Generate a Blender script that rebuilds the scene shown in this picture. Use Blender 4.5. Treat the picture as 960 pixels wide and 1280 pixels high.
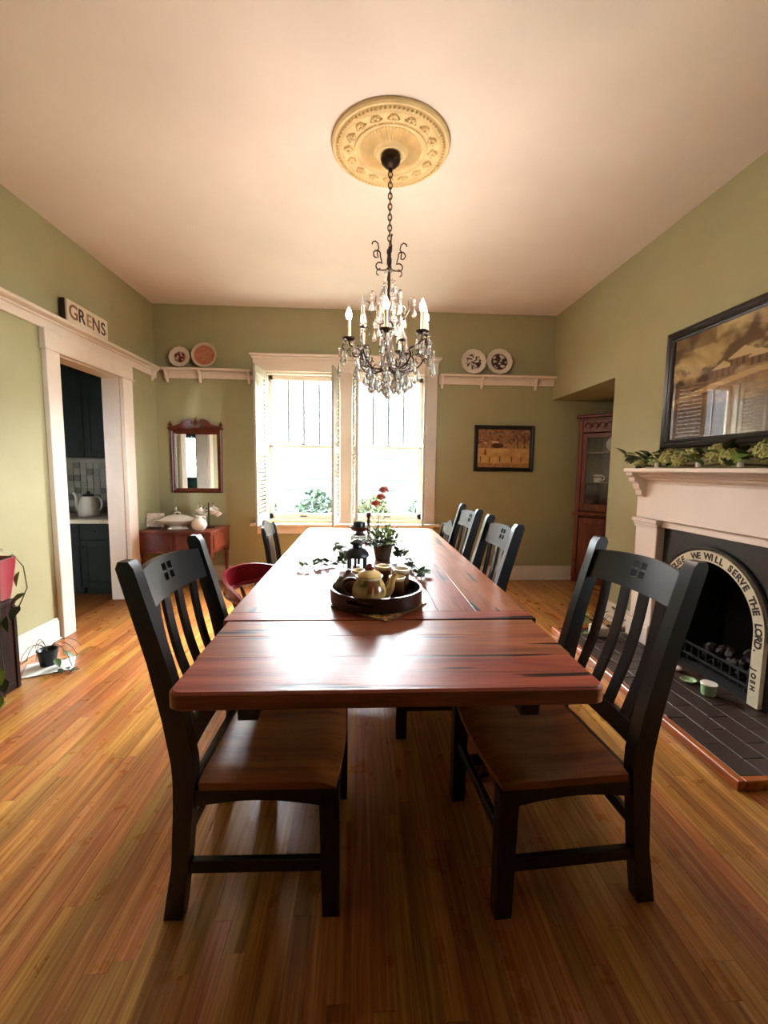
import bpy, bmesh, math, random
from mathutils import Vector, Matrix
random.seed(7)
R_ = random.Random(11)
PI = math.pi
sc = bpy.context.scene
C = sc.collection
for o in list(bpy.data.objects): bpy.data.objects.remove(o)

# ------------------------------------------------------------------ camera
def make_camera():
    yaw, pitch, roll, f = .05255, -.09946, .01198, 538.16
    F = Vector((math.sin(yaw)*math.cos(pitch), math.cos(yaw)*math.cos(pitch), math.sin(pitch)))
    r = Vector((math.cos(yaw), -math.sin(yaw), 0)); u = r.cross(F)
    r2 = r*math.cos(roll) + u*math.sin(roll); u2 = u*math.cos(roll) - r*math.sin(roll)
    cd = bpy.data.cameras.new('camera'); cam = bpy.data.objects.new('camera', cd); C.objects.link(cam)
    m = Matrix((r2, u2, -F)).transposed().to_4x4(); m.translation = (0, 0, 1.30)
    cam.matrix_world = m
    cd.sensor_fit = 'HORIZONTAL'; cd.sensor_width = 36; cd.lens = f/960*36; cd.clip_start = .02
    sc.camera = cam
make_camera()

# ------------------------------------------------------------------ world, light, exposure
SKY = 68.0
BULB = 190.0
w = bpy.data.worlds.new('overcast_sky'); sc.world = w; w.use_nodes = True
bg = w.node_tree.nodes['Background']; bg.inputs[0].default_value = (.89, .955, 1.0, 1); bg.inputs[1].default_value = SKY
vs = sc.view_settings
vs.view_transform = 'Standard'; vs.look = 'None'; vs.gamma = 1; vs.use_curve_mapping = False; vs.exposure = 1.42
sc.cycles.use_denoising = True
sc.cycles.max_bounces = 10; sc.cycles.diffuse_bounces = 2; sc.cycles.glossy_bounces = 5
sc.cycles.transmission_bounces = 8; sc.cycles.transparent_max_bounces = 16
sc.cycles.sample_clamp_indirect = 6; sc.cycles.caustics_reflective = False; sc.cycles.caustics_refractive = False

def portal(name, loc, rot, sx, sy):
    l = bpy.data.lights.new(name, 'AREA'); l.shape = 'RECTANGLE'; l.size = sx; l.size_y = sy
    l.cycles.is_portal = True
    o = bpy.data.objects.new(name, l); C.objects.link(o); o.location = loc; o.rotation_euler = rot
portal('window_portal', (-.665, 5.2, 1.53), (-PI/2, 0, 0), .9, 1.72)
portal('window_portal', (.305, 5.2, 1.53), (-PI/2, 0, 0), .9, 1.72)
portal('window_portal', (2.42, 1.215, 1.60), (PI/2, 0, PI/2), .76, 1.32)

# ------------------------------------------------------------------ materials
def lin(h):
    h = h.lstrip('#'); o = []
    for i in (0, 2, 4):
        c = int(h[i:i+2], 16)/255; o.append(c/12.92 if c <= .04045 else ((c+.055)/1.055)**2.4)
    return (*o, 1)
class N:
    def __init__(s, name):
        s.m = bpy.data.materials.new(name); s.m.use_nodes = True; s.t = s.m.node_tree
        s.b = s.t.nodes['Principled BSDF']; s.out = s.t.nodes['Material Output']
    def n(s, t, **k):
        x = s.t.nodes.new('ShaderNode'+t)
        for a, v in k.items(): setattr(x, a, v)
        return x
    def l(s, a, b): s.t.links.new(a, b)
    def coords(s, scale=(1, 1, 1), rnd=True):
        tc = s.n('TexCoord'); mp = s.n('Mapping'); mp.inputs['Scale'].default_value = scale
        s.l(tc.outputs['Object'], mp.inputs[0])
        if rnd:
            oi = s.n('ObjectInfo'); mu = s.n('Math', operation='MULTIPLY'); mu.inputs[1].default_value = 37.0
            s.l(oi.outputs['Random'], mu.inputs[0]); s.l(mu.outputs[0], mp.inputs['Location'])
        return mp.outputs[0]
    def noise(s, v, scale, det=4, rough=.55, dist=0):
        x = s.n('TexNoise'); x.inputs['Scale'].default_value = scale; x.inputs['Detail'].default_value = det
        x.inputs['Roughness'].default_value = rough; x.inputs['Distortion'].default_value = dist; s.l(v, x.inputs[0]); return x.outputs[0]
    def ramp(s, f, stops):
        x = s.n('ValToRGB'); e = x.color_ramp.elements
        while len(e) < len(stops): e.new(.5)
        for i, (p, c) in enumerate(stops): e[i].position = p; e[i].color = lin(c) if isinstance(c, str) else (c, c, c, 1)
        s.l(f, x.inputs[0]); return x.outputs[0]
    def mix(s, f, a, b, mode='MIX'):
        x = s.n('MixRGB', blend_type=mode)
        if isinstance(f, float): x.inputs[0].default_value = f
        else: s.l(f, x.inputs[0])
        for i, q in ((1, a), (2, b)):
            if isinstance(q, str): x.inputs[i].default_value = lin(q)
            else: s.l(q, x.inputs[i])
        return x.outputs[0]
    def bump(s, h, st, d=.002):
        x = s.n('Bump'); x.inputs['Strength'].default_value = st; x.inputs['Distance'].default_value = d
        s.l(h, x.inputs['Height']); s.l(x.outputs[0], s.b.inputs['Normal'])
    def set(s, rough=None, metal=None, spec=None, coat=None):
        if rough is not None: s.b.inputs['Roughness'].default_value = rough
        if metal is not None: s.b.inputs['Metallic'].default_value = metal
        if spec is not None: s.b.inputs['Specular IOR Level'].default_value = spec
        if coat is not None: s.b.inputs['Coat Weight'].default_value = coat; s.b.inputs['Coat Roughness'].default_value = .12
        return s
def paint(name, col, rough=.5, var=.08, scale=6, bump=0, bscale=220, metal=0, spec=.5):
    s = N(name); v = s.coords(); nz = s.noise(v, scale)
    c = lin(col); d = [max(0, x*(1-var)) for x in c[:3]]; e = [min(1, x*(1+var)) for x in c[:3]]
    x = s.n('ValToRGB'); x.color_ramp.elements[0].position = .3; x.color_ramp.elements[1].position = .7
    x.color_ramp.elements[0].color = (*d, 1); x.color_ramp.elements[1].color = (*e, 1)
    s.l(nz, x.inputs[0]); s.l(x.outputs[0], s.b.inputs['Base Color'])
    if bump: s.bump(s.noise(v, bscale, 2), bump, .001)
    s.set(rough, metal, spec); return s.m
def wood(name, dark, mid, light, stretch=(18, 1.2, 18), rough=.35, rnd_hue=.0, cracks=0, coat=0, bump=.15, lrough=None, spec=None):
    s = N(name); v = s.coords(stretch)
    g = s.noise(v, 1.6, 5, .6, .6)
    col = s.ramp(g, [(.28, dark), (.5, mid), (.72, light)])
    fine = s.noise(v, 9, 3, .7)
    col = s.mix(.25, col, s.ramp(fine, [(.3, dark), (.7, light)]), 'OVERLAY')
    if rnd_hue:
        oi = s.n('ObjectInfo'); ge = s.n('NewGeometry'); ad = s.n('Math', operation='ADD'); fr = s.n('Math', operation='FRACT')
        s.l(oi.outputs['Random'], ad.inputs[0]); s.l(ge.outputs['Random Per Island'], ad.inputs[1]); s.l(ad.outputs[0], fr.inputs[0])
        hs = s.n('HueSaturation'); mr = s.n('MapRange'); mr.inputs[3].default_value = 1-rnd_hue; mr.inputs[4].default_value = 1+rnd_hue*.8
        s.l(fr.outputs[0], mr.inputs[0]); s.l(mr.outputs[0], hs.inputs['Value'])
        m2 = s.n('MapRange'); m2.inputs[3].default_value = .487; m2.inputs[4].default_value = .512
        f2 = s.n('Math', operation='MULTIPLY'); f2.inputs[1].default_value = 7.3; f3 = s.n('Math', operation='FRACT')
        s.l(fr.outputs[0], f2.inputs[0]); s.l(f2.outputs[0], f3.inputs[0]); s.l(f3.outputs[0], m2.inputs[0]); s.l(m2.outputs[0], hs.inputs['Hue'])
        s.l(col, hs.inputs['Color']); col = hs.outputs[0]
    if cracks:
        v2 = s.coords([q*.45 for q in stretch]); cr = s.noise(v2, 2.3, 3, .5)
        k = s.ramp(cr, [(.615, 0.), (.64, 1.)]); col = s.mix(k, col, '#1c0d08')
        s.bump(s.mix(.5, fine, k, 'SUBTRACT'), .35, .002)
    elif bump: s.bump(fine, bump, .001)
    s.l(col, s.b.inputs['Base Color'])
    if lrough:
        rr = s.n('MapRange'); rr.inputs[3].default_value = lrough[0]; rr.inputs[4].default_value = lrough[1]
        s.l(s.noise(s.coords((3, 3, 3)), 3), rr.inputs[0]); s.l(rr.outputs[0], s.b.inputs['Roughness'])
    else: s.set(rough)
    if spec is not None: s.set(spec=spec)
    s.set(coat=coat) if coat else None
    return s.m
def vcol(name, rough=.5, spec=.5, coat=0):
    s = N(name); a = s.n('VertexColor', layer_name='Col'); s.l(a.outputs[0], s.b.inputs['Base Color']); s.set(rough, spec=spec)
    if coat: s.set(coat=coat)
    return s.m
def thin_glass(name, tint=(1, 1, 1), base=.04, rough=0.0):
    s = N(name); s.t.nodes.remove(s.b)
    tr = s.n('BsdfTransparent'); tr.inputs[0].default_value = (*tint, 1); gl = s.n('BsdfGlossy'); gl.inputs['Roughness'].default_value = rough
    lw = s.n('LayerWeight'); lw.inputs[0].default_value = .5; pw = s.n('Math', operation='POWER'); pw.inputs[1].default_value = 5
    ma = s.n('MapRange'); ma.inputs[3].default_value = base; ma.inputs[4].default_value = 1; mx = s.n('MixShader')
    s.l(lw.outputs['Facing'], pw.inputs[0]); s.l(pw.outputs[0], ma.inputs[0]); s.l(ma.outputs[0], mx.inputs[0]); s.l(tr.outputs[0], mx.inputs[1]); s.l(gl.outputs[0], mx.inputs[2]); s.l(mx.outputs[0], s.out.inputs[0]); return s.m
def crystal_mat(name):
    s = N(name); s.b.inputs['Transmission Weight'].default_value = .9; s.b.inputs['Base Color'].default_value = (1, .97, .93, 1)
    s.b.inputs['IOR'].default_value = 1.38; s.set(.0); return s.m
def emit(name, col, st):
    s = N(name); s.b.inputs['Base Color'].default_value = lin(col); s.b.inputs['Emission Color'].default_value = lin(col)
    s.b.inputs['Emission Strength'].default_value = st; return s.m

WALL = paint('sage_wall_paint', '#a7a27a', .62, .04, 3, .25, 260)
CEIL = paint('ceiling_paint', '#f5e9e2', .7, .03, 2, .2, 240)
TRIM = paint('cream_trim_paint', '#ebdccb', .38, .04, 5)
MANTEL = paint('mantel_paint', '#eedccd', .4, .03, 4)
FLOOR = wood('oak_floor', '#7a4820', '#ab7237', '#cc9c58', (44, 1.1, 44), .3, .24, coat=.0, bump=.1, lrough=(.2, .4))
GAP = paint('floor_gap', '#2c1608', .8)
TABLE = wood('cherry_table', '#653422', '#925236', '#a96a48', (14, 1.1, 14), .25, .10, cracks=1, lrough=(.26, .42), spec=.22)
TABLEX = wood('cherry_table_cross', '#653422', '#925236', '#a96a48', (1.1, 14, 14), .25, .10, cracks=1, lrough=(.26, .42), spec=.22)
DARKWOOD = paint('table_gap', '#1a0c07', .7)
BLACK = paint('black_chair_paint', '#0c0d0f', .30, .3, 14, .1, 60)
SEAT = wood('seat_wood', '#5a2f16', '#8a5024', '#a66a34', (1.6, 18, 18), .3)
REDW = wood('red_cherry', '#48180b', '#6c2915', '#863b21', (14, 14, 1.4), .38)
MAHOG = wood('mahogany_frame', '#43170c', '#66250f', '#7d331a', (14, 14, 2), .35)
TEAL = paint('teal_cabinet_paint', '#18211a', .5, .08, spec=.2)
TEALD = paint('blue_door_paint', '#356a78', .4, .08)
IRON = paint('dark_iron', '#2a1a12', .42, .2, 20, metal=.6)
BLKMET = paint('black_metal', '#101418', .4, .1, metal=.3)
CRYST = crystal_mat('crystal_glass')
BULBM = emit('lit_bulb', '#ffe6d6', BULB)
CANDLE = paint('candle_sleeve', '#e2c690', .5)
PLASTER = paint('antique_plaster', '#e8cf98', .55, .12, 12)
CERAM = paint('white_ceramic', '#e8e0d0', .22, .03)
MIRROR = N('mirror_glass').set(.015, 1).m
MIRROR.node_tree.nodes['Principled BSDF'].inputs['Base Color'].default_value = (.86, .88, .86, 1)
PANE = thin_glass('window_pane_glass'); PICGLASS = thin_glass('picture_glass', base=.085)
VC = vcol('printed_colour', .5); VCG = vcol('glazed_colour', .2)
SHUT = paint('shutter_white', '#b3aa97', .5, .03)
LEAD = paint('window_bar', '#4c4a44', .5)
BRICK = paint('hearth_brick', '#38271f', .5, .25, 20, .3, 90)
FIREBLK = paint('black_slate', '#141717', .35, .3, 6)
SOOT = paint('soot', '#0d0b0a', .9)
STONEW = paint('arch_stone', '#cbbd9f', .6, .08, 20)
INK = paint('dark_ink', '#2a1a12', .7)
FRAMEB = paint('black_frame', '#121316', .3, .15)
LEAF = paint('leaf_green', '#3f5a2a', .45, .3, 15)
LEAFL = paint('leaf_light_green', '#7f9a45', .45, .3, 15)
LEAFD = paint('leaf_dark_green', '#24361f', .45, .3, 15)
HYD = paint('hydrangea_green', '#bcbd76', .6, .45, 60)
STEM = paint('stem_brown', '#4a4426', .7)
KWALL = paint('kitchen_wall', '#5a6258', .6)

# ------------------------------------------------------------------ mesh builder
class B:
    def __init__(s): s.v = []; s.f = []; s.col = None
    def add(s, vs, fs):
        k = len(s.v); s.v += [tuple(p) for p in vs]; s.f += [tuple(i+k for i in q) for q in fs]; return s
    def box(s, x0, x1, y0, y1, z0, z1, b=0):
        if x0 > x1: x0, x1 = x1, x0
        if y0 > y1: y0, y1 = y1, y0
        if z0 > z1: z0, z1 = z1, z0
        if not b:
            return s.add([(x0,y0,z0),(x1,y0,z0),(x1,y1,z0),(x0,y1,z0),(x0,y0,z1),(x1,y0,z1),(x1,y1,z1),(x0,y1,z1)],
                         [(0,3,2,1),(4,5,6,7),(0,1,5,4),(1,2,6,5),(2,3,7,6),(3,0,4,7)])
        b = min(b, (x1-x0)*.49, (y1-y0)*.49, (z1-z0)*.49)
        X, Y, Z = (x0, x1), (y0, y1), (z0, z1); V = []; idx = {}
        for i in (0, 1):
            for j in (0, 1):
                for k in (0, 1):
                    p = (X[i], Y[j], Z[k]); d = (b if i == 0 else -b, b if j == 0 else -b, b if k == 0 else -b)
                    for a in range(3):
                        q = [p[c]+(0 if c == a else d[c]) for c in range(3)]; idx[i, j, k, a] = len(V); V.append(q)
        Fs = []
        for a in range(3):
            o1, o2 = [c for c in range(3) if c != a]
            for sd in (0, 1):
                loop = []
                for (p, q) in ((0,0),(1,0),(1,1),(0,1)):
                    c = [0, 0, 0]; c[a] = sd; c[o1] = p; c[o2] = q; loop.append(idx[(*c, a)])
                Fs.append(loop)
            for p in (0, 1):
                for q in (0, 1):
                    c0 = [0]*3; c1 = [0]*3; c0[a] = 0; c1[a] = 1
                    for c in (c0, c1): c[o1] = p; c[o2] = q
                    Fs.append([idx[(*c0, o1)], idx[(*c1, o1)], idx[(*c1, o2)], idx[(*c0, o2)]])
        for i in (0, 1):
            for j in (0, 1):
                for k in (0, 1): Fs.append([idx[i, j, k, a] for a in range(3)])
        return s.add(V, Fs)
    def prism(s, poly, t0, t1, axis='z'):
        n = len(poly)
        def P(u, v, t): return {'x': (t, u, v), 'y': (u, t, v), 'z': (u, v, t)}[axis]
        return s.add([P(u, v, t0) for u, v in poly]+[P(u, v, t1) for u, v in poly],
                     [tuple(range(n)), tuple(range(2*n-1, n-1, -1))]+[(i, (i+1) % n, n+(i+1) % n, n+i) for i in range(n)])
    def lathe(s, prof, n=24, c=(0, 0, 0), axis='z'):
        V = []; Fs = []; m = len(prof)
        for r, z in prof:
            for i in range(n):
                a = 2*PI*i/n; p = (r*math.cos(a), r*math.sin(a), z)
                if axis == 'y': p = (p[0], -p[2], p[1])
                elif axis == 'x': p = (p[2], p[1], p[0])
                V.append((p[0]+c[0], p[1]+c[1], p[2]+c[2]))
        for j in range(m-1):
            for i in range(n): Fs.append((j*n+i, j*n+(i+1) % n, (j+1)*n+(i+1) % n, (j+1)*n+i))
        if prof[0][0] > 1e-5: Fs.append(tuple(range(n-1, -1, -1)))
        if prof[-1][0] > 1e-5: Fs.append(tuple((m-1)*n+i for i in range(n)))
        return s.add(V, Fs)
    def tube(s, pts, r, n=8, closed=False):
        pts = [Vector(p) for p in pts]; m = len(pts); V = []; Fs = []
        rr = r if isinstance(r, (list, tuple)) else [r]*m
        up = None
        for i, p in enumerate(pts):
            a = pts[(i-1) % m] if (closed or i > 0) else p; b = pts[(i+1) % m] if (closed or i < m-1) else p
            t = (b-a).normalized() if (b-a).length > 1e-9 else Vector((0, 0, 1))
            if up is None: up = Vector((0, 0, 1)) if abs(t.z) < .9 else Vector((1, 0, 0))
            x = t.cross(up)
            if x.length < 1e-6: x = t.cross(Vector((.3, .9, .2)))
            x.normalize(); y = x.cross(t).normalized(); up = y
            for k in range(n):
                q = 2*PI*k/n; V.append(p+rr[i]*(x*math.cos(q)+y*math.sin(q)))
        for i in range(m if closed else m-1):
            for k in range(n):
                j = (i+1) % m; Fs.append((i*n+k, i*n+(k+1) % n, j*n+(k+1) % n, j*n+k))
        if not closed: Fs += [tuple(range(n-1, -1, -1)), tuple((m-1)*n+k for k in range(n))]
        return s.add(V, Fs)
    def cyl(s, a, b, r0, r1=None, n=12): return s.tube([a, b], [r0, r0 if r1 is None else r1], n)
    def sph(s, c, r, nu=12, nv=8):
        rx, ry, rz = r if isinstance(r, (tuple, list)) else (r, r, r)
        V = [(c[0], c[1], c[2]-rz)]; Fs = []
        for j in range(1, nv):
            t = PI*j/nv-PI/2
            for i in range(nu): a = 2*PI*i/nu; V.append((c[0]+rx*math.cos(t)*math.cos(a), c[1]+ry*math.cos(t)*math.sin(a), c[2]+rz*math.sin(t)))
        V.append((c[0], c[1], c[2]+rz)); L = len(V)-1
        for i in range(nu): Fs.append((0, 1+(i+1) % nu, 1+i)); Fs.append((L, 1+(nv-2)*nu+i, 1+(nv-2)*nu+(i+1) % nu))
        for j in range(nv-2):
            for i in range(nu): Fs.append((1+j*nu+i, 1+j*nu+(i+1) % nu, 1+(j+1)*nu+(i+1) % nu, 1+(j+1)*nu+i))
        return s.add(V, Fs)
    def plate(s, us, vs, f, th, skip=()):
        """curved plate: f(u,v)->front point, th(u,v)->offset vector to the back; skip = cells cut out"""
        nu, nv = len(us), len(vs); V = []
        for u in us:
            for v in vs: V.append(Vector(f(u, v)))
        for u in us:
            for v in vs: V.append(Vector(f(u, v))+Vector(th(u, v)))
        o = nu*nv; Fs = []
        cells = {(i, j) for i in range(nu-1) for j in range(nv-1)}-set(skip)
        I = lambda i, j: i*nv+j
        for i, j in cells:
            a, b, c, d = I(i, j), I(i+1, j), I(i+1, j+1), I(i, j+1)
            Fs += [(a, b, c, d), (o+d, o+c, o+b, o+a)]
            for (di, dj, p, q) in ((0, -1, a, b), (1, 0, b, c), (0, 1, c, d), (-1, 0, d, a)):
                if (i+di, j+dj) not in cells: Fs.append((q, p, o+p, o+q))
        return s.add(V, Fs)
    def grid(s, f, nu, nv):
        V = [f(i/nu, j/nv) for i in range(nu+1) for j in range(nv+1)]
        return s.add(V, [(i*(nv+1)+j, (i+1)*(nv+1)+j, (i+1)*(nv+1)+j+1, i*(nv+1)+j+1) for i in range(nu) for j in range(nv)])
    def xf(s, m, k=0):
        for i in range(k, len(s.v)): s.v[i] = tuple(m @ Vector(s.v[i]))
        return s
    def mesh(s, name, m, smooth=35, col=None):
        me = bpy.data.meshes.new(name); me.from_pydata(s.v, [], s.f); me.validate()
        bm = bmesh.new(); bm.from_mesh(me)
        if len(s.f) > 1 and col is None: bmesh.ops.recalc_face_normals(bm, faces=bm.faces)
        bm.to_mesh(me); bm.free()
        if smooth:
            for p in me.polygons: p.use_smooth = True
            me.set_sharp_from_angle(angle=math.radians(smooth))
        if col:
            a = me.color_attributes.new('Col', 'FLOAT_COLOR', 'POINT')
            for i, v in enumerate(me.vertices): a.data[i].color = col(v.co)
        me.materials.append(m); return me
    def build(s, name, m, parent=None, loc=None, rot=None, smooth=35, col=None):
        return link(name, s.mesh(name, m, smooth, col), parent, loc, rot)
def link(name, me, parent=None, loc=None, rot=None):
    o = bpy.data.objects.new(name, me); C.objects.link(o)
    if parent: o.parent = parent
    if loc: o.location = loc
    if rot: o.rotation_euler = rot
    return o
def thing(name, label, cat, loc=(0, 0, 0), rz=0, group=None):
    o = bpy.data.objects.new(name, None); C.objects.link(o); o.empty_display_size = .05
    o.location = loc; o.rotation_euler = (0, 0, rz); o['label'] = label; o['category'] = cat
    if group: o['group'] = group
    return o
def tag(o, label, cat, group=None):
    o['label'] = label; o['category'] = cat
    if group: o['group'] = group
    return o
def struct(o, label, cat):
    o['kind'] = 'structure'; o['label'] = label; o['category'] = cat; return o
def stuff(o): o['kind'] = 'stuff'; return o
def tree(o, parent=None):
    c = o.copy(); C.objects.link(c); c.parent = parent
    for ch in list(o.children): tree(ch, c)
    return c
def dup(root, loc, rz, label, group=None):
    r = tree(root); r.location = loc; r.rotation_euler = (0, 0, rz); r['label'] = label
    if group: r['group'] = group
    return r
def lerp(a, b, t): return a+(b-a)*t
def interp(tab, t):
    if t <= tab[0][0]: return tab[0][1]
    for (a, p), (b, q) in zip(tab, tab[1:]):
        if t <= b: return lerp(p, q, (t-a)/(b-a))
    return tab[-1][1]
def bez(p0, p1, p2, p3, n=10):
    p0, p1, p2, p3 = map(Vector, (p0, p1, p2, p3)); o = []
    for i in range(n+1):
        t = i/n; o.append(p0*(1-t)**3+p1*3*t*(1-t)**2+p2*3*t*t*(1-t)+p3*t**3)
    return o
def mixc(a, b, t): return tuple(lerp(x, y, t) for x, y in zip(a, b))
def hsh(x, y=0.0, z=0.0):
    q = math.sin(x*12.9898+y*78.233+z*37.719)*43758.5453; return q-math.floor(q)
def vno(x, y):
    xi, yi = math.floor(x), math.floor(y); fx, fy = x-xi, y-yi; fx = fx*fx*(3-2*fx); fy = fy*fy*(3-2*fy)
    return lerp(lerp(hsh(xi, yi), hsh(xi+1, yi), fx), lerp(hsh(xi, yi+1), hsh(xi+1, yi+1), fx), fy)
def fbm(x, y): return .5*vno(x, y)+.3*vno(x*2.1+7, y*2.1)+.2*vno(x*4.3, y*4.3+3)

# ------------------------------------------------------------------ the room
XL, XR, YB, YF, H = -2.274, 2.197, 4.973, -3.2, 3.05
WT = .15
# floor with its boards
fl = struct(B().box(XL-WT, 3.25, YF, YB, -.08, -.018).build('floor', GAP), 'golden oak strip floor of the dining room', 'floor')
PW = .0572; lens = [.55, .75, .95, 1.15, 1.4, 1.7]
pmc = {}
def plank_mesh(L):
    L = round(L, 3)
    if L not in pmc: pmc[L] = B().box(-PW/2+.0004, PW/2-.0004, 0, L-.0008, -.018, 0).mesh('floor_plank', FLOOR, 0)
    return pmc[L]
planks = []
x = XL-WT+PW/2+.002
while x < 3.2:
    y = YF+.002
    while y < YB-.01:
        L = R_.choice(lens)
        if y == YF+.002: L = R_.uniform(.3, 1.7)
        if y+L > YB-.30: L = YB-.001-y
        L = round(L, 3)
        vis = not (x > 1.62 and y > 1.6 and y+L < 3.2) and (x < 2.2 or y > 3.5)
        inview = y+L > .55 and abs(x) < .95*(y+L)+.25
        planks.append((0 if inview and vis else 1, math.hypot(x, y+L/2), x, y, L)); y += L
    x += PW
planks.sort()
rest = B()
for n_, (iv, d, x, y, k) in enumerate(planks):
    if n_ < 300: link('floor_plank', plank_mesh(k), fl, (x, y, 0))
    else: rest.box(x-PW/2+.0004, x+PW/2-.0004, y, y+k-.0008, -.018, 0)
stuff(rest.build('far_floor_planks', FLOOR, fl, smooth=0))

def rect_wall(name, axis, t0, t1, u0, u1, z0, z1, holes, m, label):
    """wall slab with rectangular holes; axis = thickness axis"""
    us = sorted({u0, u1, *[h[0] for h in holes], *[h[1] for h in holes]}); zs = sorted({z0, z1, *[h[2] for h in holes], *[h[3] for h in holes]})
    b = B(); cells = {}
    skip = [(i, j) for i in range(len(us)-1) for j in range(len(zs)-1)
            if any(h[0] <= us[i] and us[i+1] <= h[1] and h[2] <= zs[j] and zs[j+1] <= h[3] for h in holes)]
    if axis == 'y': b.plate(us, zs, lambda u, v: (u, t0, v), lambda u, v: (0, t1-t0, 0), skip)
    else: b.plate(us, zs, lambda u, v: (t0, u, v), lambda u, v: (t1-t0, 0, 0), skip)
    return struct(b.build(name, m, smooth=0), label, 'wall')
OP = [(-1.08, -.25), (-.11, .72)]; OZ = (.70, 2.36)
rect_wall('wall_back', 'y', YB, YB+WT, XL-WT, 3.4, -.02, H, [(a, b, *OZ) for a, b in OP], WALL, 'olive green back wall around the two tall windows')
rect_wall('wall_left', 'x', XL-WT, XL, YF-.1, YB, -.02, H, [(3.40, 4.25, -.02, 2.13)], WALL, 'green left wall with the kitchen doorway')
rect_wall('wall_right', 'x', XR, XR+WT, YF-.1, YB, -.02, H, [(3.735, YB, -.02, 2.115), (2.15, 2.81, -.02, .80), (.85, 1.58, .95, 2.25)], WALL, 'light green right wall above the fireplace')
struct(B().box(XL-WT, XR+WT, YF-.1, YF, -.02, H).build('wall_front', paint('dark_bounce_absorber', '#3a2a1e', .5), smooth=0), 'wall behind the viewer, coloured dark to cut bounced light', 'wall')  # dark colour put on this unseen wall to reduce bounce onto the foreground
struct(B().box(XL-WT, XR+WT, YF-.1, YB+WT, H, H+.1).build('ceiling', CEIL, smooth=0), 'cream painted plaster ceiling', 'ceiling')
struct(B().box(XR+WT, 3.4, 3.6, 3.735, -.02, 2.3).build('wall_alcove', WALL, smooth=0), 'shaded side wall of the corner alcove', 'wall')
struct(B().box(3.25, 3.4, 3.735, YB, -.02, 2.3).build('wall_alcove', WALL, smooth=0), 'shaded end wall of the corner alcove', 'wall')
struct(B().box(XR+WT, 3.4, 3.735, YB, 2.115, 2.25).build('ceiling_alcove', WALL, smooth=0), 'low soffit over the corner alcove', 'ceiling')
# baseboards
def baseboard(name, x0, x1, y0, y1, label):
    b = B().box(x0, x1, y0, y1, 0, .15, .004)
    if x1-x0 > y1-y0: b.box(x0, x1, y0+.006, y1, .15, .168, .004); b.box(x0, x1, y0-.012, y0, 0, .02, .004)
    else:
        l_ = x0 < 0; b.box(x0 if l_ else x0+.006, x1-.006 if l_ else x1, y0, y1, .15, .168, .004)
        b.box(x1 if l_ else x0-.012, x1+.012 if l_ else x0, y0, y1, 0, .02, .004)
    return struct(b.build(name, TRIM), label, 'baseboard')
baseboard('baseboard_back', XL+.001, 3.2, YB-.022, YB-.001, 'cream baseboard along the back wall')
baseboard('baseboard_left', XL+.001, XL+.026, YF, 3.24, 'cream baseboard on the left wall before the doorway')
baseboard('baseboard_left', XL+.001, XL+.024, 4.42, YB-.03, 'short cream baseboard between doorway and back corner')
baseboard('baseboard_right', XR-.022, XR-.001, 3.2, 3.733, 'short cream baseboard beside the fireplace')
baseboard('baseboard_right', XR-.022, XR-.001, YF, 1.55, 'cream baseboard on the right wall near the viewer')

# plate rails: the shelf board with brackets
def bracket(m, parent, loc, rz):
    p = [(0, 0), (-.075, 0), (-.075, -.012), (-.055, -.03), (-.04, -.06), (-.03, -.10), (-.012, -.125), (0, -.125)]
    b = B().prism(p, -.012, .012, 'x')
    b.v = [(x, y, z) for x, y, z in b.v]
    return b.build('bracket', m, parent, loc, (0, 0, rz))
RZ = 2.36
def rail(name, x0, x1, y0, y1, side, label, brs):
    t = thing(name, label, 'shelf'); t['kind'] = 'structure'
    if side == 'b':
        B().box(x0, x1, YB-.095, YB-.001, RZ-.018, RZ, .004).box(x0, x1, YB-.095, YB-.085, RZ, RZ+.006, .002).build('shelf_board', TRIM, t)
        B().box(x0, x1, YB-.022, YB-.001, RZ-.095, RZ-.018, .003).box(x0, x1, YB-.04, YB-.001, RZ-.035, RZ-.018, .004).build('backing_board', TRIM, t)
        for x in brs: bracket(TRIM, t, (x, YB-.015, RZ-.018), 0)
    else:
        B().box(XL+.001, XL+.095, y0, y1, RZ-.018, RZ, .004).box(XL+.085, XL+.095, y0, y1, RZ, RZ+.006, .002).build('shelf_board', TRIM, t)
        B().box(XL+.001, XL+.022, y0, y1, RZ-.095, RZ-.018, .003).box(XL+.001, XL+.04, y0, y1, RZ-.035, RZ-.018, .004).build('backing_board', TRIM, t)
        for y in brs: bracket(TRIM, t, (XL+.015, y, RZ-.018), PI/2)
    return t
rail('trim_1', XL+.1, -1.215, 0, 0, 'b', 'cream plate rail on the back wall left of the windows', [-2.13, -1.775, -1.25])
rail('trim_2', .87, XR-.002, 0, 0, 'b', 'cream plate rail on the back wall right of the windows', [.90, 1.355, 1.975])
rail('trim_3', 0, 0, YF, YB-.002, 'l', 'cream plate rail running along the left wall over the doorway', [.6, 1.8, 4.86])

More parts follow.
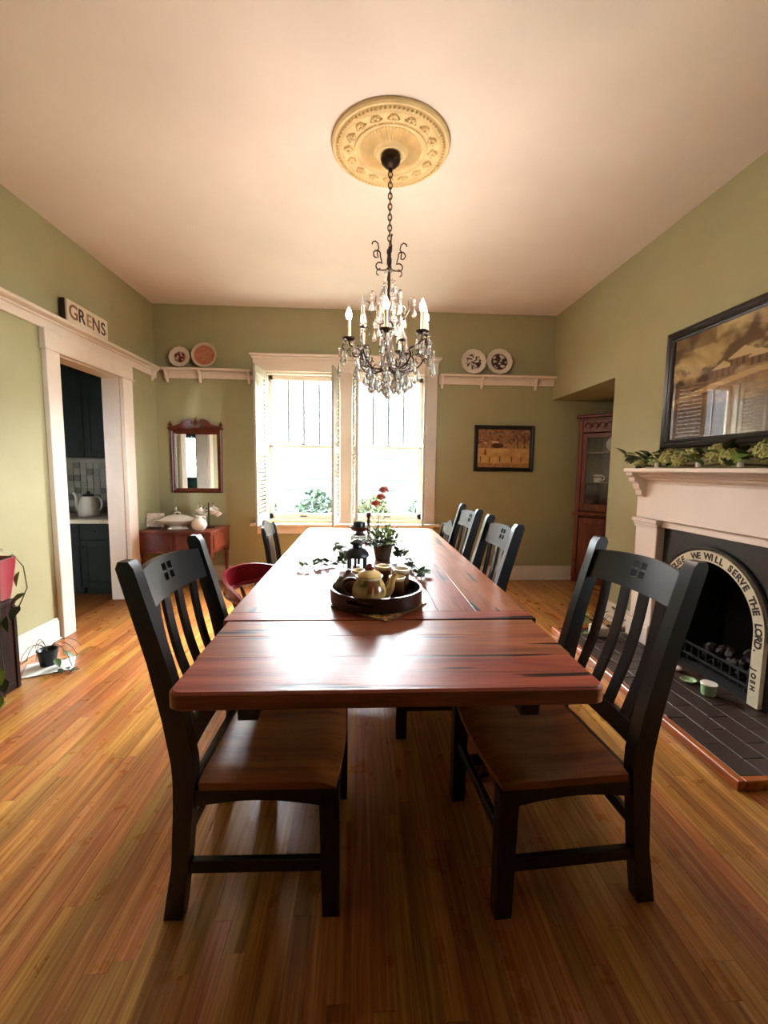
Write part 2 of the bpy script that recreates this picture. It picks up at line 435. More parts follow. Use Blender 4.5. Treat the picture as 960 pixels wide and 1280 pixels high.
# ------------------------------------------------------------------ kitchen doorway
dr = thing('door_1', 'cream cased opening into the dark kitchen', 'doorway'); dr['kind'] = 'structure'
B().box(XL+.001, XL+.042, 3.26, 3.398, .0, 2.13, .004).build('side_casing', TRIM, dr)
B().box(XL+.001, XL+.042, 4.252, 4.41, .0, 2.13, .004).build('side_casing', TRIM, dr)
B().box(XL+.001, XL+.046, 3.25, 4.42, 2.13, 2.264, .004).build('head_casing', TRIM, dr)
B().box(XL+.001, XL+.056, 3.24, 4.43, 2.118, 2.13, .004).build('head_bead', TRIM, dr)
B().box(XL-WT, XL, 3.40, 3.418, 0, 2.112).build('jamb', TRIM, dr)
B().box(XL-WT, XL, 4.232, 4.25, 0, 2.112).build('jamb', TRIM, dr)
B().box(XL-WT, XL, 3.40, 4.25, 2.112, 2.13).build('jamb_head', TRIM, dr)

# kitchen beyond
KX0, KY0, KY1, KH = -5.0, -1.1, YB, 2.75
struct(B().box(KX0, XL-WT, KY0, KY1, -.08, 0).build('floor_kitchen', wood('kitchen_floor_wood', '#5f3413', '#8a5524', '#a9763a', (30, 1.4, 30), .4)), 'wooden kitchen floor beyond the doorway', 'floor')
struct(B().box(KX0, XL-WT, KY0, KY1+WT, KH, KH+.1).build('ceiling_kitchen', KWALL), 'kitchen ceiling beyond the doorway', 'ceiling')
struct(B().box(KX0, XL-WT, KY1, KY1+WT, -.02, KH).build('wall_kitchen', KWALL), 'kitchen wall behind the cabinets', 'wall')
struct(B().box(KX0-.1, KX0, KY0, KY1+WT, -.02, KH).build('wall_kitchen', KWALL), 'far side wall of the kitchen', 'wall')
rect_wall('wall_kitchen', 'y', KY0-.12, KY0, KX0-.1, XL-WT, -.02, KH, [(-4.75, -3.8, -.02, 2.15)], KWALL, 'kitchen wall holding the blue back door')
kd = thing('door_2', 'blue kitchen back door with glass panes seen in the mirror', 'door'); kd['kind'] = 'structure'
B().box(-4.75, -4.46, KY0-.08, KY0-.03, 0, 2.15).box(-4.15, -3.8, KY0-.08, KY0-.03, 0, 2.15).box(-4.46, -4.15, KY0-.08, KY0-.03, 0, 1.05).box(-4.46, -4.15, KY0-.08, KY0-.03, 2.0, 2.15).build('door_leaf', TEALD, kd)
for z in (1.36, 1.68): B().box(-4.46, -4.15, KY0-.07, KY0-.04, z-.015, z+.015).build('glazing_bar', TEALD, kd)
for z0, z1 in ((1.05, 1.345), (1.375, 1.665), (1.695, 2.0)): B().box(-4.46, -4.15, KY0-.058, KY0-.052, z0, z1).build('pane', PANE, kd)
B().sph((-3.87, KY0-.0, 1.0), .03).build('knob', paint('brass_knob', '#c9b26a', .25, metal=.9), kd)
B().sph((-3.87, KY0-.01, 1.14), .022).build('deadbolt', paint('brass_bolt', '#c9b26a', .25, metal=.9), kd)

# base cabinet with dark dishwasher, counter, uppers
def door_panel(b, x0, x1, y, z0, z1, t=.02, fr=.06):
    b.box(x0, x1, y, y+t*.5, z0, z1)
    b.box(x0, x0+fr, y-t*.5, y, z0, z1, .002).box(x1-fr, x1, y-t*.5, y, z0, z1, .002).box(x0+fr, x1-fr, y-t*.5, y, z0, z0+fr, .002).box(x0+fr, x1-fr, y-t*.5, y, z1-fr, z1, .002)
    return b
kb = thing('base_cabinet', 'dark teal base cabinet with drawer and door below the kitchen counter', 'cabinet', (0, 0, 0))
B().box(-2.775, -2.43, 4.37, 4.95, .08, .73).box(-2.775, -2.43, 4.42, 4.95, 0, .08).build('body', TEAL, kb)
d_ = door_panel(B(), -2.77, -2.435, 4.355, .09, .56).build('door', TEAL, kb); B().sph((-2.74, 4.33, .50), .014).build('knob', IRON, d_)
d_ = B().box(-2.77, -2.435, 4.345, 4.365, .575, .72, .003).build('drawer', TEAL, kb); B().sph((-2.62, 4.333, .65), .016).build('knob', IRON, d_)
dw = thing('dishwasher', 'black dishwasher left of the teal base cabinet', 'appliance')
B().box(-3.38, -2.785, 4.36, 4.95, .09, .72, .004).box(-3.36, -2.8, 4.42, 4.94, 0, .09).build('body', BLKMET, dw)
B().box(-3.36, -2.8, 4.345, 4.358, .62, .70, .003).build('control_strip', FRAMEB, dw)
kb2 = thing('base_cabinet', 'dark teal base cabinet in the far left of the kitchen', 'cabinet')
B().box(-4.3, -3.39, 4.37, 4.95, 0, .73).build('body', TEAL, kb2)
d_ = door_panel(B(), -4.28, -3.41, 4.355, .09, .72).build('door', TEAL, kb2)
tag(B().box(-4.3, -2.43, 4.33, 4.96, .732, .772, .004).build('kitchen_counter', paint('pale_counter', '#cfc3ad', .3)), 'pale kitchen counter under the dark cabinets', 'counter')
for (x0, x1, lab) in ((-3.13, -2.85, 'left tall dark teal wall cabinet over the kitchen counter'), (-2.845, -2.44, 'right tall dark teal wall cabinet beside the doorway jamb')):
    k_ = thing('wall_cabinet', lab, 'cabinet', group='kitchen wall cabinets')
    B().box(x0, x1, 4.64, 4.955, 1.385, 2.72).build('body', TEAL, k_)
    d_ = door_panel(B(), x0+.003, x1-.003, 4.63, 1.39, 2.70).build('door', TEAL, k_)
    hx = x1-.03 if x0 < -3 else x0+.03
    B().tube([(hx, 4.615, 1.45), (hx, 4.60, 1.46), (hx, 4.60, 1.54), (hx, 4.615, 1.55)], .005, 6).build('handle', IRON, d_)
bs = thing('backsplash', 'speckled stone mosaic backsplash behind the kettle', 'tiles')
BST = [paint('mosaic_'+n, c, .4) for n, c in (('grey', '#857c6c'), ('tan', '#786d5b'), ('dark', '#54503f'), ('pale', '#8f8674'))]
tm = [B().box(-.033, .033, 0, .012, -.033, .033, .002).mesh('tile', m, 0) for m in BST]
for i in range(12):
    for j in range(8): link('tile', tm[R_.choice((0, 0, 1, 1, 3, 2))], bs, (-3.22+i*.07, 4.955, .81+j*.07))
B().box(-3.26, -2.44, 4.962, 4.972, .773, 1.384).build('grout', BST[3], bs)
kt = thing('kettle', 'cream enamel kettle with tall spout on the kitchen counter', 'kettle', (-2.86, 4.66, .774))
B().lathe([(.001, 0), (.095, 0), (.10, .02), (.09, .12), (.075, .19), (.06, .205), (.001, .21)], 20).build('body', CERAM, kt)
B().lathe([(.055, .205), (.05, .225), (.015, .235), (.015, .255), (.001, .26)], 14).build('lid', BLKMET, kt)
B().tube(bez((-.07, 0, .05), (-.15, 0, .06), (-.09, 0, .2), (-.15, 0, .24), 8), [.03, .028, .026, .022, .02, .018, .016, .015, .014], 8).build('spout', CERAM, kt)
B().tube(bez((.06, 0, .2), (.16, 0, .22), (.15, 0, .05), (.085, 0, .06), 8), .009, 8).build('handle', CERAM, kt)
jr = tag(B().lathe([(.001, 0), (.05, 0), (.062, .05), (.055, .11), (.04, .13), (.042, .14), (.001, .14)], 16).build('canister', CERAM, None, (-3.12, 4.6, .774)), 'small white jar left of the kettle', 'jar')
ou = thing('electrical_outlet', 'white double outlet on the kitchen backsplash', 'outlet', (-2.69, 4.945, 1.12))
B().box(-.04, .04, -.006, .006, -.06, .06, .003).build('plate', CERAM, ou)
for dz in (-.025, .025): B().box(-.016, .016, -.009, -.005, dz-.014, dz+.014, .002).build('socket', paint('outlet_socket', '#8d8778', .5), ou)

# ------------------------------------------------------------------ windows
wc = thing('trim_4', 'cream casing, header and sill around the pair of back windows', 'window trim'); wc['kind'] = 'structure'
B().box(-1.20, -1.08, YB-.028, YB-.001, .665, 2.36, .004).build('side_casing', TRIM, wc)
B().box(.72, .85, YB-.028, YB-.001, .665, 2.36, .004).build('side_casing', TRIM, wc)
B().box(-.25, -.11, YB-.028, YB+.10, .665, 2.36, .004).build('mullion_post', TRIM, wc)
B().box(-1.205, .855, YB-.034, YB-.001, 2.36, 2.495, .004).build('header_board', TRIM, wc)
B().box(-1.235, .885, YB-.075, YB-.001, 2.522, 2.545, .005).box(-1.22, .87, YB-.055, YB-.001, 2.495, 2.522, .008).build('header_crown', TRIM, wc)
B().box(-1.26, .91, YB-.085, YB+.12, .64, .668, .006).build('window_stool', TRIM, wc)
B().box(-1.19, .84, YB-.024, YB-.001, .545, .64, .004).build('apron', TRIM, wc)
for k, (a, b) in enumerate(OP):
    wd = thing('window_%d' % (k+1), ('left' if k == 0 else 'right')+' tall sash window with leaded bars in its upper sash', 'window'); wd['kind'] = 'structure'
    z0, z1 = .70, 2.36
    fr = B().box(a, a+.02, YB-.001, YB+.14, z0, z1).box(b-.02, b, YB-.001, YB+.14, z0, z1).box(a, b, YB-.001, YB+.14, z1-.02, z1).box(a, b, YB+.02, YB+.15, .668, z0+.012)
    fr.build('window_frame', TRIM, wd)
    a2, b2 = a+.02, b-.02
    us = B().box(a2, a2+.045, YB+.085, YB+.12, 1.53, z1-.02, .004).box(b2-.045, b2, YB+.085, YB+.12, 1.53, z1-.02, .004).box(a2, b2, YB+.085, YB+.12, z1-.07, z1-.02, .004).box(a2, b2, YB+.085, YB+.12, 1.53, 1.562, .004).build('upper_sash', TRIM, wd)
    ls = B().box(a2, a2+.045, YB+.045, YB+.08, z0+.012, 1.56, .004).box(b2-.045, b2, YB+.045, YB+.08, z0+.012, 1.56, .004).box(a2, b2, YB+.045, YB+.08, z0+.012, z0+.075, .004).box(a2, b2, YB+.045, YB+.08, 1.53, 1.562, .004).build('lower_sash', TRIM, wd)
    B().box(a2+.37, a2+.42, YB+.03, YB+.05, 1.562, 1.578, .004).build('sash_lock', LEAD, ls)
    B().box(a2+.35, a2+.43, YB+.035, YB+.046, z0+.035, z0+.05, .003).build('sash_lift', LEAD, ls)
    B().box(a2+.045, b2-.045, YB+.06, YB+.064, z0+.075, 1.53).build('pane', PANE, ls)
    xs = [a2+.045+(b2-a2-.09)*q/4 for q in range(5)]
    for q in range(4): B().box(xs[q]+(.004 if q else 0), xs[q+1]-(.004 if q < 3 else 0), YB+.10, YB+.104, 1.562, z1-.07).build('pane', PANE, us)
    for q in (1, 2, 3): B().box(xs[q]-.0065, xs[q]+.0065, YB+.094, YB+.11, 1.562, z1-.07).build('glazing_bar', LEAD, us)
# window in the right wall beside the viewer, under the added sky-blocking roof
wd = thing('window_3', 'plain sash window in the right wall beside the viewer', 'window'); wd['kind'] = 'structure'
a, b, z0, z1 = .85, 1.58, .95, 2.25
B().box(XR, XR+WT, a, a+.03, z0, z1).box(XR, XR+WT, b-.03, b, z0, z1).box(XR, XR+WT, a, b, z1-.03, z1).box(XR-.05, XR+WT, a-.13, b+.13, z0-.028, z0).build('window_frame', TRIM, wd)
B().box(XR-.028, XR-.001, a-.11, a, z0, z1+.12, .003).box(XR-.028, XR-.001, b, b+.11, z0, z1+.12, .003).box(XR-.028, XR-.001, a, b, z1, z1+.12, .003).build('casing', TRIM, wd)
zm = (z0+z1)/2
for za, zb, xx in ((zm-.02, z1-.03, XR+.1), (z0, zm+.02, XR+.06)):
    sh_ = B().box(xx, xx+.03, a+.03, a+.075, za, zb).box(xx, xx+.03, b-.075, b-.03, za, zb).box(xx, xx+.03, a+.075, b-.075, zb-.045, zb).box(xx, xx+.03, a+.075, b-.075, za, za+.045).build('sash', TRIM, wd)
    B().box(xx+.012, xx+.016, a+.075, b-.075, za+.045, zb-.045).build('pane', PANE, sh_)
# shutters hinged on the casings and swung into the room
def shutter(hx, ang, wid, label):
    t = thing('louvred_shutter', label, 'shutter', (hx, YB-.04, 0), ang, 'louvred window shutters')
    z0, z1, zm = .685, 2.35, 1.50
    fr = B().box(0, .045, -.012, .012, z0, z1, .003).box(wid-.045, wid, -.012, .012, z0, z1, .003)
    for za, zb in ((z0, z0+.09), (zm-.04, zm+.04), (z1-.07, z1)): fr.box(.045, wid-.045, -.012, .012, za, zb, .003)
    fr.build('frame', SHUT, t)
    lo = B()
    for za, zb in ((z0+.09, zm-.04), (zm+.04, z1-.07)):
        n = int((zb-za)/.042)
        for i in range(n):
            z = za+(i+.5)*(zb-za)/n; lo.add([(.045, -.013, z-.014), (wid-.045, -.013, z-.014), (wid-.045, .013, z+.014), (.045, .013, z+.014), (.045, -.010, z-.018), (wid-.045, -.010, z-.018), (wid-.045, .016, z+.010), (.045, .016, z+.010)],
                   [(0,1,2,3),(7,6,5,4),(0,4,5,1),(2,6,7,3),(0,3,7,4),(1,5,6,2)])
    stuff(lo.build('louvres', SHUT, t, smooth=0))
    B().box(wid/2-.006, wid/2+.006, -.026, -.016, z0+.12, zm-.07).box(wid/2-.006, wid/2+.006, -.026, -.016, zm+.06, z1-.1).build('tilt_rod', SHUT, t)
    for z in (.95, 1.9): B().cyl((0, 0, z-.03), (0, 0, z+.03), .008, n=8).build('hinge', IRON, t)
A = -PI/2
shutter(-1.075, A-.05, .40, 'white louvred shutter at the far left of the windows')
shutter(-.262, A-.10, .40, 'white louvred shutter left of the middle window post')
shutter(-.098, A+.12, .40, 'white louvred shutter right of the middle window post')
shutter(.708, A-.14, .40, 'white louvred shutter at the far right of the windows')

# ------------------------------------------------------------------ outdoors
struct(B().box(-40, 40, -40, 60, -.75, -.7).build('ground', paint('lawn', '#4a4f42', .95, .3, .6, spec=0)), 'lawn outside the windows', 'ground')
OUTL = [paint('shrub_leaf_a', '#3d4634', .8, .3, 8, spec=0), paint('shrub_leaf_b', '#38443c', .8, .3, 8, spec=0)]
OUTT = [paint('far_leaf_a', '#2b302b', .9, .3, 3, spec=0), paint('far_leaf_b', '#262b2c', .9, .3, 3, spec=0), paint('far_leaf_c', '#323630', .9, .3, 3, spec=0)]
OUTW = paint('grey_clapboard', '#252627', .9, .15, 2, spec=0); OUTS = paint('grey_roof', '#2a2b2d', .9, .2, 6, spec=0)
def blob_leaves(b, rr, n, fx, s_):
    for i in range(n):
        p = fx(rr); u = Vector((rr.uniform(-1, 1), rr.uniform(-1, 1), rr.uniform(-.3, 1))).normalized(); v = u.cross(Vector((rr.random(), rr.random(), .3))).normalized()
        b.add([p-u*s_, p+v*s_*.5, p+u*s_, p-v*s_*.5], [(0, 1, 2, 3)])
    return b
def bush(x, y, r, h, label, k):
    rr = random.Random(int(x*100)); t = thing('garden_shrub', label, 'shrub', (x, y, -.7), group='shrubs outside the windows')
    def fx(rr):
        a = rr.random()*2*PI; q = rr.random()**.5; z = rr.random(); kk = math.sin(PI*min(1, z*.85+.12))**.6
        return Vector((r*kk*q*math.cos(a), r*kk*q*math.sin(a), h*z))
    stuff(blob_leaves(B(), rr, 1900, fx, .055).build('foliage', OUTL[k], t, smooth=0))
    st = B()
    for i in range(5):
        a = i*1.3; st.tube([(0, 0, 0), (r*.25*math.cos(a), r*.25*math.sin(a), h*.4), (r*.5*math.cos(a), r*.5*math.sin(a), h*.75)], .012, 5)
    st.build('stems', STEM, t)
for i, (x, y, r, h, l) in enumerate(((-1.80, 7.6, .50, 1.55, 'leafy shrub outside the left window, at its left edge'), (-.80, 7.6, .50, 1.62, 'leafy shrub outside the left window, near its middle'), (.20, 7.7, .50, 1.52, 'leafy shrub outside, behind the flowers in the vase'), (1.20, 7.7, .50, 1.6, 'leafy shrub outside the right window, at its right edge'))): bush(x, y, r, h, l, i % 2)
pr_ = struct(B().box(XR+WT+.01, 6.4, -2.6, 4.4, 2.42, 2.52).build('sky_blocking_roof', OUTS, smooth=0), 'unseen grey roof added outside the right wall to block high sky light', 'light blocker')  # unseen roof, added to keep steep sky light out of the right-wall window
for y_ in (-2.45, 4.25): B().box(6.2, 6.32, y_-.06, y_+.06, -.7, 2.42, .01).build('blocker_post', OUTS, pr_)
def bare_tree(x, y, h, seed, label):
    rr = random.Random(seed); t = thing('garden_tree', label, 'tree', (x, y, -.7), group='bare trees outside the windows'); b = B(); lf = B()
    def grow(p, d, L, r, n):
        q = p+d*L; b.tube([p, (p+q)/2+Vector((rr.uniform(-.1, .1), 0, rr.uniform(-.1, .1)))*L, q], [r, r*.85, r*.7], 5)
        if n == 0: return
        for i in range(3):
            e = (d+Vector((rr.uniform(-.7, .7), rr.uniform(-.3, .3), rr.uniform(-.3, .5)))).normalized(); grow(q, e, L*.66, r*.62, n-1)
    grow(Vector((0, 0, 0)), Vector((0, 0, 1)), h*.34, .06, 5)
    b.build('branches', OUTT[0], t)
bare_tree(-2.0, 11.2, 4.4, 3, 'thin bare tree outside the left window')
bare_tree(1.2, 11.4, 4.4, 5, 'thin bare tree outside the right window')
gw = thing('backdrop_house', 'grey clapboard house front added beyond the shrubs to mask the bright sky', 'backdrop', (0, 13.4, -.7))  # added dark backdrop, hides the bright low sky behind the panes
for i in range(30): B().box(-13, 13, .0+.008*(i % 2), 4, i*.166, i*.166+.162).build('board', OUTW, gw, smooth=0)
B().box(-13.2, 13.2, -.15, 4.1, 4.98, 5.06).build('eaves', OUTS, gw, smooth=0)

# ------------------------------------------------------------------ fireplace
FC = FC0 = 2.48    # middle of the fireplace along the wall
mt = thing('fireplace_mantel', 'cream painted fireplace mantel with corbels and pilasters', 'mantel', (0, 0, 0))
B().box(1.945, XR-.001, FC-.76, FC+.645, 1.300, 1.326, .005).build('mantel_shelf', MANTEL, mt)
pr = [(2.197, 1.300), (1.985, 1.300), (1.985, 1.292), (2.0, 1.286), (2.012, 1.268), (2.035, 1.262), (2.04, 1.25), (2.075, 1.235), (2.08, 1.222), (2.197, 1.222)]
B().prism(pr, FC-.70, FC+.60, 'y').build('crown_moulding', MANTEL, mt)
B().box(2.085, XR-.001, FC-.77, FC+.67, .965, 1.222, .003).build('frieze_board', MANTEL, mt)
for s_ in (-1, 1):
    FC = FC0-.10 if s_ < 0 else FC0; y0 = FC+s_*.545
    cp = [(2.085, 1.300), (1.965, 1.300), (1.965, 1.275), (1.985, 1.262), (1.99, 1.235), (2.02, 1.215), (2.028, 1.18), (2.045, 1.165), (2.05, 1.135), (2.07, 1.12), (2.085, 1.12)]
    B().prism(cp, y0-.035+s_*.06, y0+.035+s_*.06, 'y').build('corbel', MANTEL, mt)
    B().box(2.085, XR-.001, min(FC+s_*.43, FC+s_*.665), max(FC+s_*.43, FC+s_*.665), .042 if True else 0, .90, .004).build('pilaster', MANTEL, mt)
    ya, yb_ = sorted((FC+s_*.415, FC+s_*.69))
    B().box(2.062, XR-.001, ya, yb_, .935, .962, .004).box(2.072, XR-.001, ya+.006, yb_-.006, .912, .935, .006).box(2.079, XR-.001, ya+.012, yb_-.012, .895, .912, .004).build('pilaster_cap', MANTEL, mt)
    B().box(2.065, 2.085, ya+.01, yb_-.01, .042, .19, .005).build('plinth_block', MANTEL, mt)
FC = FC0
B().box(2.112, XR-.001, FC-.53, FC+.43, .915, .965, .003).build('header_trim', MANTEL, mt)
# black slate surround with arched hole
sl = thing('fireplace_surround', 'black slate fireplace surround with an arched opening', 'fireplace')
ri, zs = .34, .42
def slab_with_arch(x0, x1, y0, y1, z0, z1):
    n = 24; arch = [(FC-ri, z0)]+[(FC-ri*math.cos(PI*i/n), zs+ri*math.sin(PI*i/n)) for i in range(n+1)]+[(FC+ri, z0)]
    outer = [(y0, z0)]+[(y0 if i < 5 else (y1 if i > n-5 else lerp(y0, y1, (i-4)/(n-8))), z1 if 4 <= i <= n-4 else lerp(zs, z1, i/4 if i < 4 else (n-i)/4)) for i in range(n+1)]+[(y1, z0)]
    V = []; 
    for x in (x0, x1): V += [(x, y, z) for y, z in arch]+[(x, y, z) for y, z in outer]
    m = len(arch); Fs = []
    for i in range(m-1):
        Fs += [(i, i+1, m+i+1, m+i), (2*m+i, 3*m+i, 3*m+i+1, 2*m+i+1), (i, 2*m+i, 2*m+i+1, i+1), (m+i, m+i+1, 3*m+i+1, 3*m+i)]
    return B().add(V, Fs)
slab_with_arch(2.14, XR-.001, FC-.52, FC+.428, .042, .914).build('slate_panel', FIREBLK, sl, smooth=0)
n = 28; ro = .405
band = B(); pts_i = [(FC-ri, .045)]+[(FC-ri*math.cos(PI*i/n), zs+ri*math.sin(PI*i/n)) for i in range(n+1)]+[(FC+ri, .045)]
pts_o = [(FC-ro, .045)]+[(FC-ro*math.cos(PI*i/n), zs+ro*math.sin(PI*i/n)) for i in range(n+1)]+[(FC+ro, .045)]
V = [(2.115, *q) for q in pts_i]+[(2.115, *q) for q in pts_o]+[(2.14, *q) for q in pts_i]+[(2.14, *q) for q in pts_o]; m = len(pts_i); Fs = []
for i in range(m-1): Fs += [(i, i+1, m+i+1, m+i), (2*m+i, 3*m+i, 3*m+i+1, 2*m+i+1), (i, 2*m+i, 2*m+i+1, i+1), (m+i, m+i+1, 3*m+i+1, 3*m+i)]
Fs += [(0, m, 3*m, 2*m), (m-1, 3*m-1, 4*m-1, 2*m-1)]
ab = band.add(V, Fs).build('arch_band', STONEW, sl)
r_out = B(); k_ = []
for i in range(n+1): a_ = PI*i/n; k_.append((2.128, FC-(ro+.018)*math.cos(a_), zs+(ro+.018)*math.sin(a_)))
B().tube(k_, .012, 6).build('hood_ridge', FIREBLK, sl)
# lettering running over the arch
def glyph_mesh(ch, size, m, name='letter', depth=.0012, bold=.0018):
    cu = bpy.data.curves.new('glyph', 'FONT'); cu.body = ch; cu.size = size; cu.extrude = depth; cu.align_x = 'CENTER'; cu.offset = bold
    ob = bpy.data.objects.new('glyph', cu); C.objects.link(ob)
    dg = bpy.context.evaluated_depsgraph_get(); me = bpy.data.meshes.new_from_object(ob.evaluated_get(dg)); 
    bpy.data.objects.remove(ob); bpy.data.curves.remove(cu)
    me.name = name; me.materials.clear(); me.materials.append(m)
    ws = [v.co.x for v in me.vertices]; return me, (max(ws)-min(ws) if ws else size*.3)
text = 'AS FOR ME AND MY HOUSE, WE WILL SERVE THE LORD.  JOSH'
rm = (ri+ro)/2; leg = zs-.045; total = 2*leg+PI*rm
start, end = .02, total-.10; cache = {}; n_t = len(text)
for i, ch in enumerate(text):
    if ch == ' ': continue
    sz = .056 if i < n_t-4 else .038
    if (ch, sz) not in cache: cache[ch, sz] = glyph_mesh(ch, sz, INK)
    me, _ = cache[ch, sz]; s0 = lerp(start, end, i/(n_t-1))
    # start at the far foot (larger y, on the viewer's left), up, over and down the near leg
    if s0 < leg: y, z, th = FC+rm, .045+s0, PI/2
    elif s0 < leg+PI*rm: a_ = (s0-leg)/rm; y, z, th = FC+rm*math.cos(a_), zs+rm*math.sin(a_), PI/2-a_
    else: y, z, th = FC-rm, zs-(s0-leg-PI*rm), -PI/2
    ex = Vector((0, -math.cos(th), math.sin(th))); ey = Vector((0, math.sin(th), math.cos(th))); ez = Vector((-1, 0, 0))
    p = Vector((2.1142, y, z))-ey*.020
    o = link('letter', me, ab); M_ = Matrix((ex, ey, ez)).transposed().to_4x4(); M_.translation = p; o.matrix_local = M_
# firebox inside the wall
fb = B().box(2.54, 2.56, 2.151, 2.809, 0, .799).box(2.142, 2.54, 2.151, 2.165, 0, .799).box(2.142, 2.54, 2.795, 2.809, 0, .799).box(2.142, 2.54, 2.165, 2.795, .785, .799).box(2.142, 2.54, 2.165, 2.795, .031, .041)
fb.build('firebox', SOOT, sl, smooth=0)
cb = thing('coal_basket', 'iron basket heaped with dark coals inside the fireplace', 'grate', (2.34, FC, .042))
gb = B()
for i in range(9): y = -.24+i*.06; gb.tube([(-.13, y, .12), (-.13, y, .03), (.13, y, .03)], .007, 6)
for z in (.045, .12): gb.tube([(-.13, -.26, z), (-.13, .26, z)], .009, 6)
for x in (-.12, .12):
    for y in (-.22, .22): gb.cyl((x, y, 0), (x, y, .04), .01, n=6)
gb.build('basket', SOOT, cb)
COAL = paint('coal', '#2a1f1d', .5, .3, 30)
rr = random.Random(5)
for i in range(34):
    x, y = rr.uniform(-.1, .1), rr.uniform(-.22, .22); z = .065+rr.random()*.10*(1-abs(y)/.3); q = rr.uniform(.024, .04)
    b = B().sph((0, 0, 0), (q, q*rr.uniform(.7, 1), q*.8), 6, 4); b.build('coal_lump', COAL, cb, (x, y, z), (rr.random()*3, rr.random()*3, 0), smooth=0)
# hearth
he = thing('hearth', 'dark brown brick hearth with a wooden border', 'hearth')
HX0, HX1, HY0, HY1 = 1.585, 2.139, 1.60, 3.27
B().box(HX0, 2.19, HY0, HY1, .001, .03).build('mortar_bed', paint('hearth_mortar', '#4a3d36', .8), he)
bm_ = {}
for r in range(5):
    xa = HX0+.003+r*(HX1-HX0-.003)/5; wdt = (HX1-HX0-.003)/5-.005; L = .215
    y = HY0+.003-(L/2 if r % 2 else 0)
    while y < HY1-.01:
        ya, yb_ = max(y, HY0+.003), min(y+L-.006, HY1-.003); key = round(yb_-ya, 3)
        if key > .02:
            if key not in bm_: bm_[key] = B().box(0, wdt, 0, key, .012, .040, .0015).mesh('brick', BRICK, 0)
            link('brick', bm_[key], he, (xa, ya, R_.uniform(-.0015, .001)))
        y += L
OAKB = wood('oak_border', '#6e3312', '#a5591f', '#bf7430', (18, 1.4, 18), .35)
B().box(1.548, 1.584, 1.565, 3.305, .0, .045, .004).build('border', OAKB, he)
B().box(1.584, 2.195, 1.565, 1.599, .0, .045, .004).build('border', OAKB, he)
B().box(1.584, 2.195, 3.271, 3.305, .0, .045, .004).build('border', OAKB, he)
# small cups left on the hearth
GCUP = paint('pale_green_glaze', '#9db98a', .3)
hc = thing('green_cup', 'small pale green cup standing on the hearth before the coals', 'cup', (1.98, 2.24, .0425))
B().lathe([(.001, 0), (.03, 0), (.035, .005), (.04, .06), (.042, .068), (.037, .068), (.034, .02), (.001, .018)], 18).build('bowl', GCUP, hc)
B().lathe([(.041, .062), (.0435, .066), (.041, .070)], 18).build('rim', CERAM, hc)
tag(B().lathe([(.001, 0), (.03, 0), (.045, .016), (.042, .018), (.028, .005), (.001, .004)], 16).build('dish', GCUP, None, (1.98, 2.39, .0425)), 'little pale green dish beside the cup on the hearth', 'dish')
tag(B().sph((0, 0, .016), (.028, .035, .016), 10, 6).build('pebble', CERAM, None, (2.02, 2.54, .0425)), 'pale smooth pebble farthest back on the hearth', 'stone')

# ------------------------------------------------------------------ table
TX, TZ = .078, .765
tb = thing('dining_table', 'long distressed red-brown wooden dining table with an end leaf', 'table', (TX, 0, 0))
hw, y0, y1 = .56, 1.492, 3.885; th = .042
def board(x0, x1, ya, yb_, m, nm='plank', b=.0012): return B().box(x0+.0003, x1-.0003, ya+.0003, yb_-.0003, TZ-th, TZ, b).build(nm, m, tb)
def rounded_end(x0, x1, ya, yb_, r, near, m, nm):
    """board across the table with its two outer corners rounded and its edge eased"""
    def loop(ins, z):
        o = []
        xa, xb = x0+ins, x1-ins
        if near:
            q = [(xb, yb_), (xa, yb_)]
            a_ = [(xa+r-r*math.cos(t), ya+ins+r-r*math.sin(t)) for t in [PI/2*i/5 for i in range(6)]]
            b_ = [(xb-r+r*math.sin(t), ya+ins+r-r*math.cos(t)) for t in [PI/2*i/5 for i in range(6)]]
            q = q+a_+b_
        else:
            a_ = [(xb-r+r*math.cos(t), yb_-ins-r+r*math.sin(t)) for t in [PI/2*i/5 for i in range(6)]]
            b_ = [(xa+r-r*math.sin(t), yb_-ins-r+r*math.cos(t)) for t in [PI/2*i/5 for i in range(6)]]
            q = [(xa, ya), (xb, ya)]+a_+b_
        return [(x, y, z) for x, y in q]
    Ls = [loop(.004, TZ-th-.004), loop(0, TZ-th), loop(0, TZ-.006), loop(.006, TZ)]; n = len(Ls[0])
    V = [p for L in Ls for p in L]; Fs = [tuple(range(n-1, -1, -1)), tuple(3*n+i for i in range(n))]
    for k in range(3):
        for i in range(n): Fs.append((k*n+i, k*n+(i+1) % n, (k+1)*n+(i+1) % n, (k+1)*n+i))
    return B().add(V, Fs).build(nm, m, tb)
# main top: cross boards at both ends, long boards between
board(-hw, hw, y0, y0+.085, TABLEX, 'end_board')
rounded_end(-hw, hw, y1-.10, y1, .05, False, TABLEX, 'end_board')
board(-hw, -hw+.20, y0+.085, y1-.10, TABLE); board(hw-.20, hw, y0+.085, y1-.10, TABLE)
for i in range(5): board(-hw+.20+i*.144, -hw+.20+(i+1)*.144, y0+.085, y1-.10, TABLE)
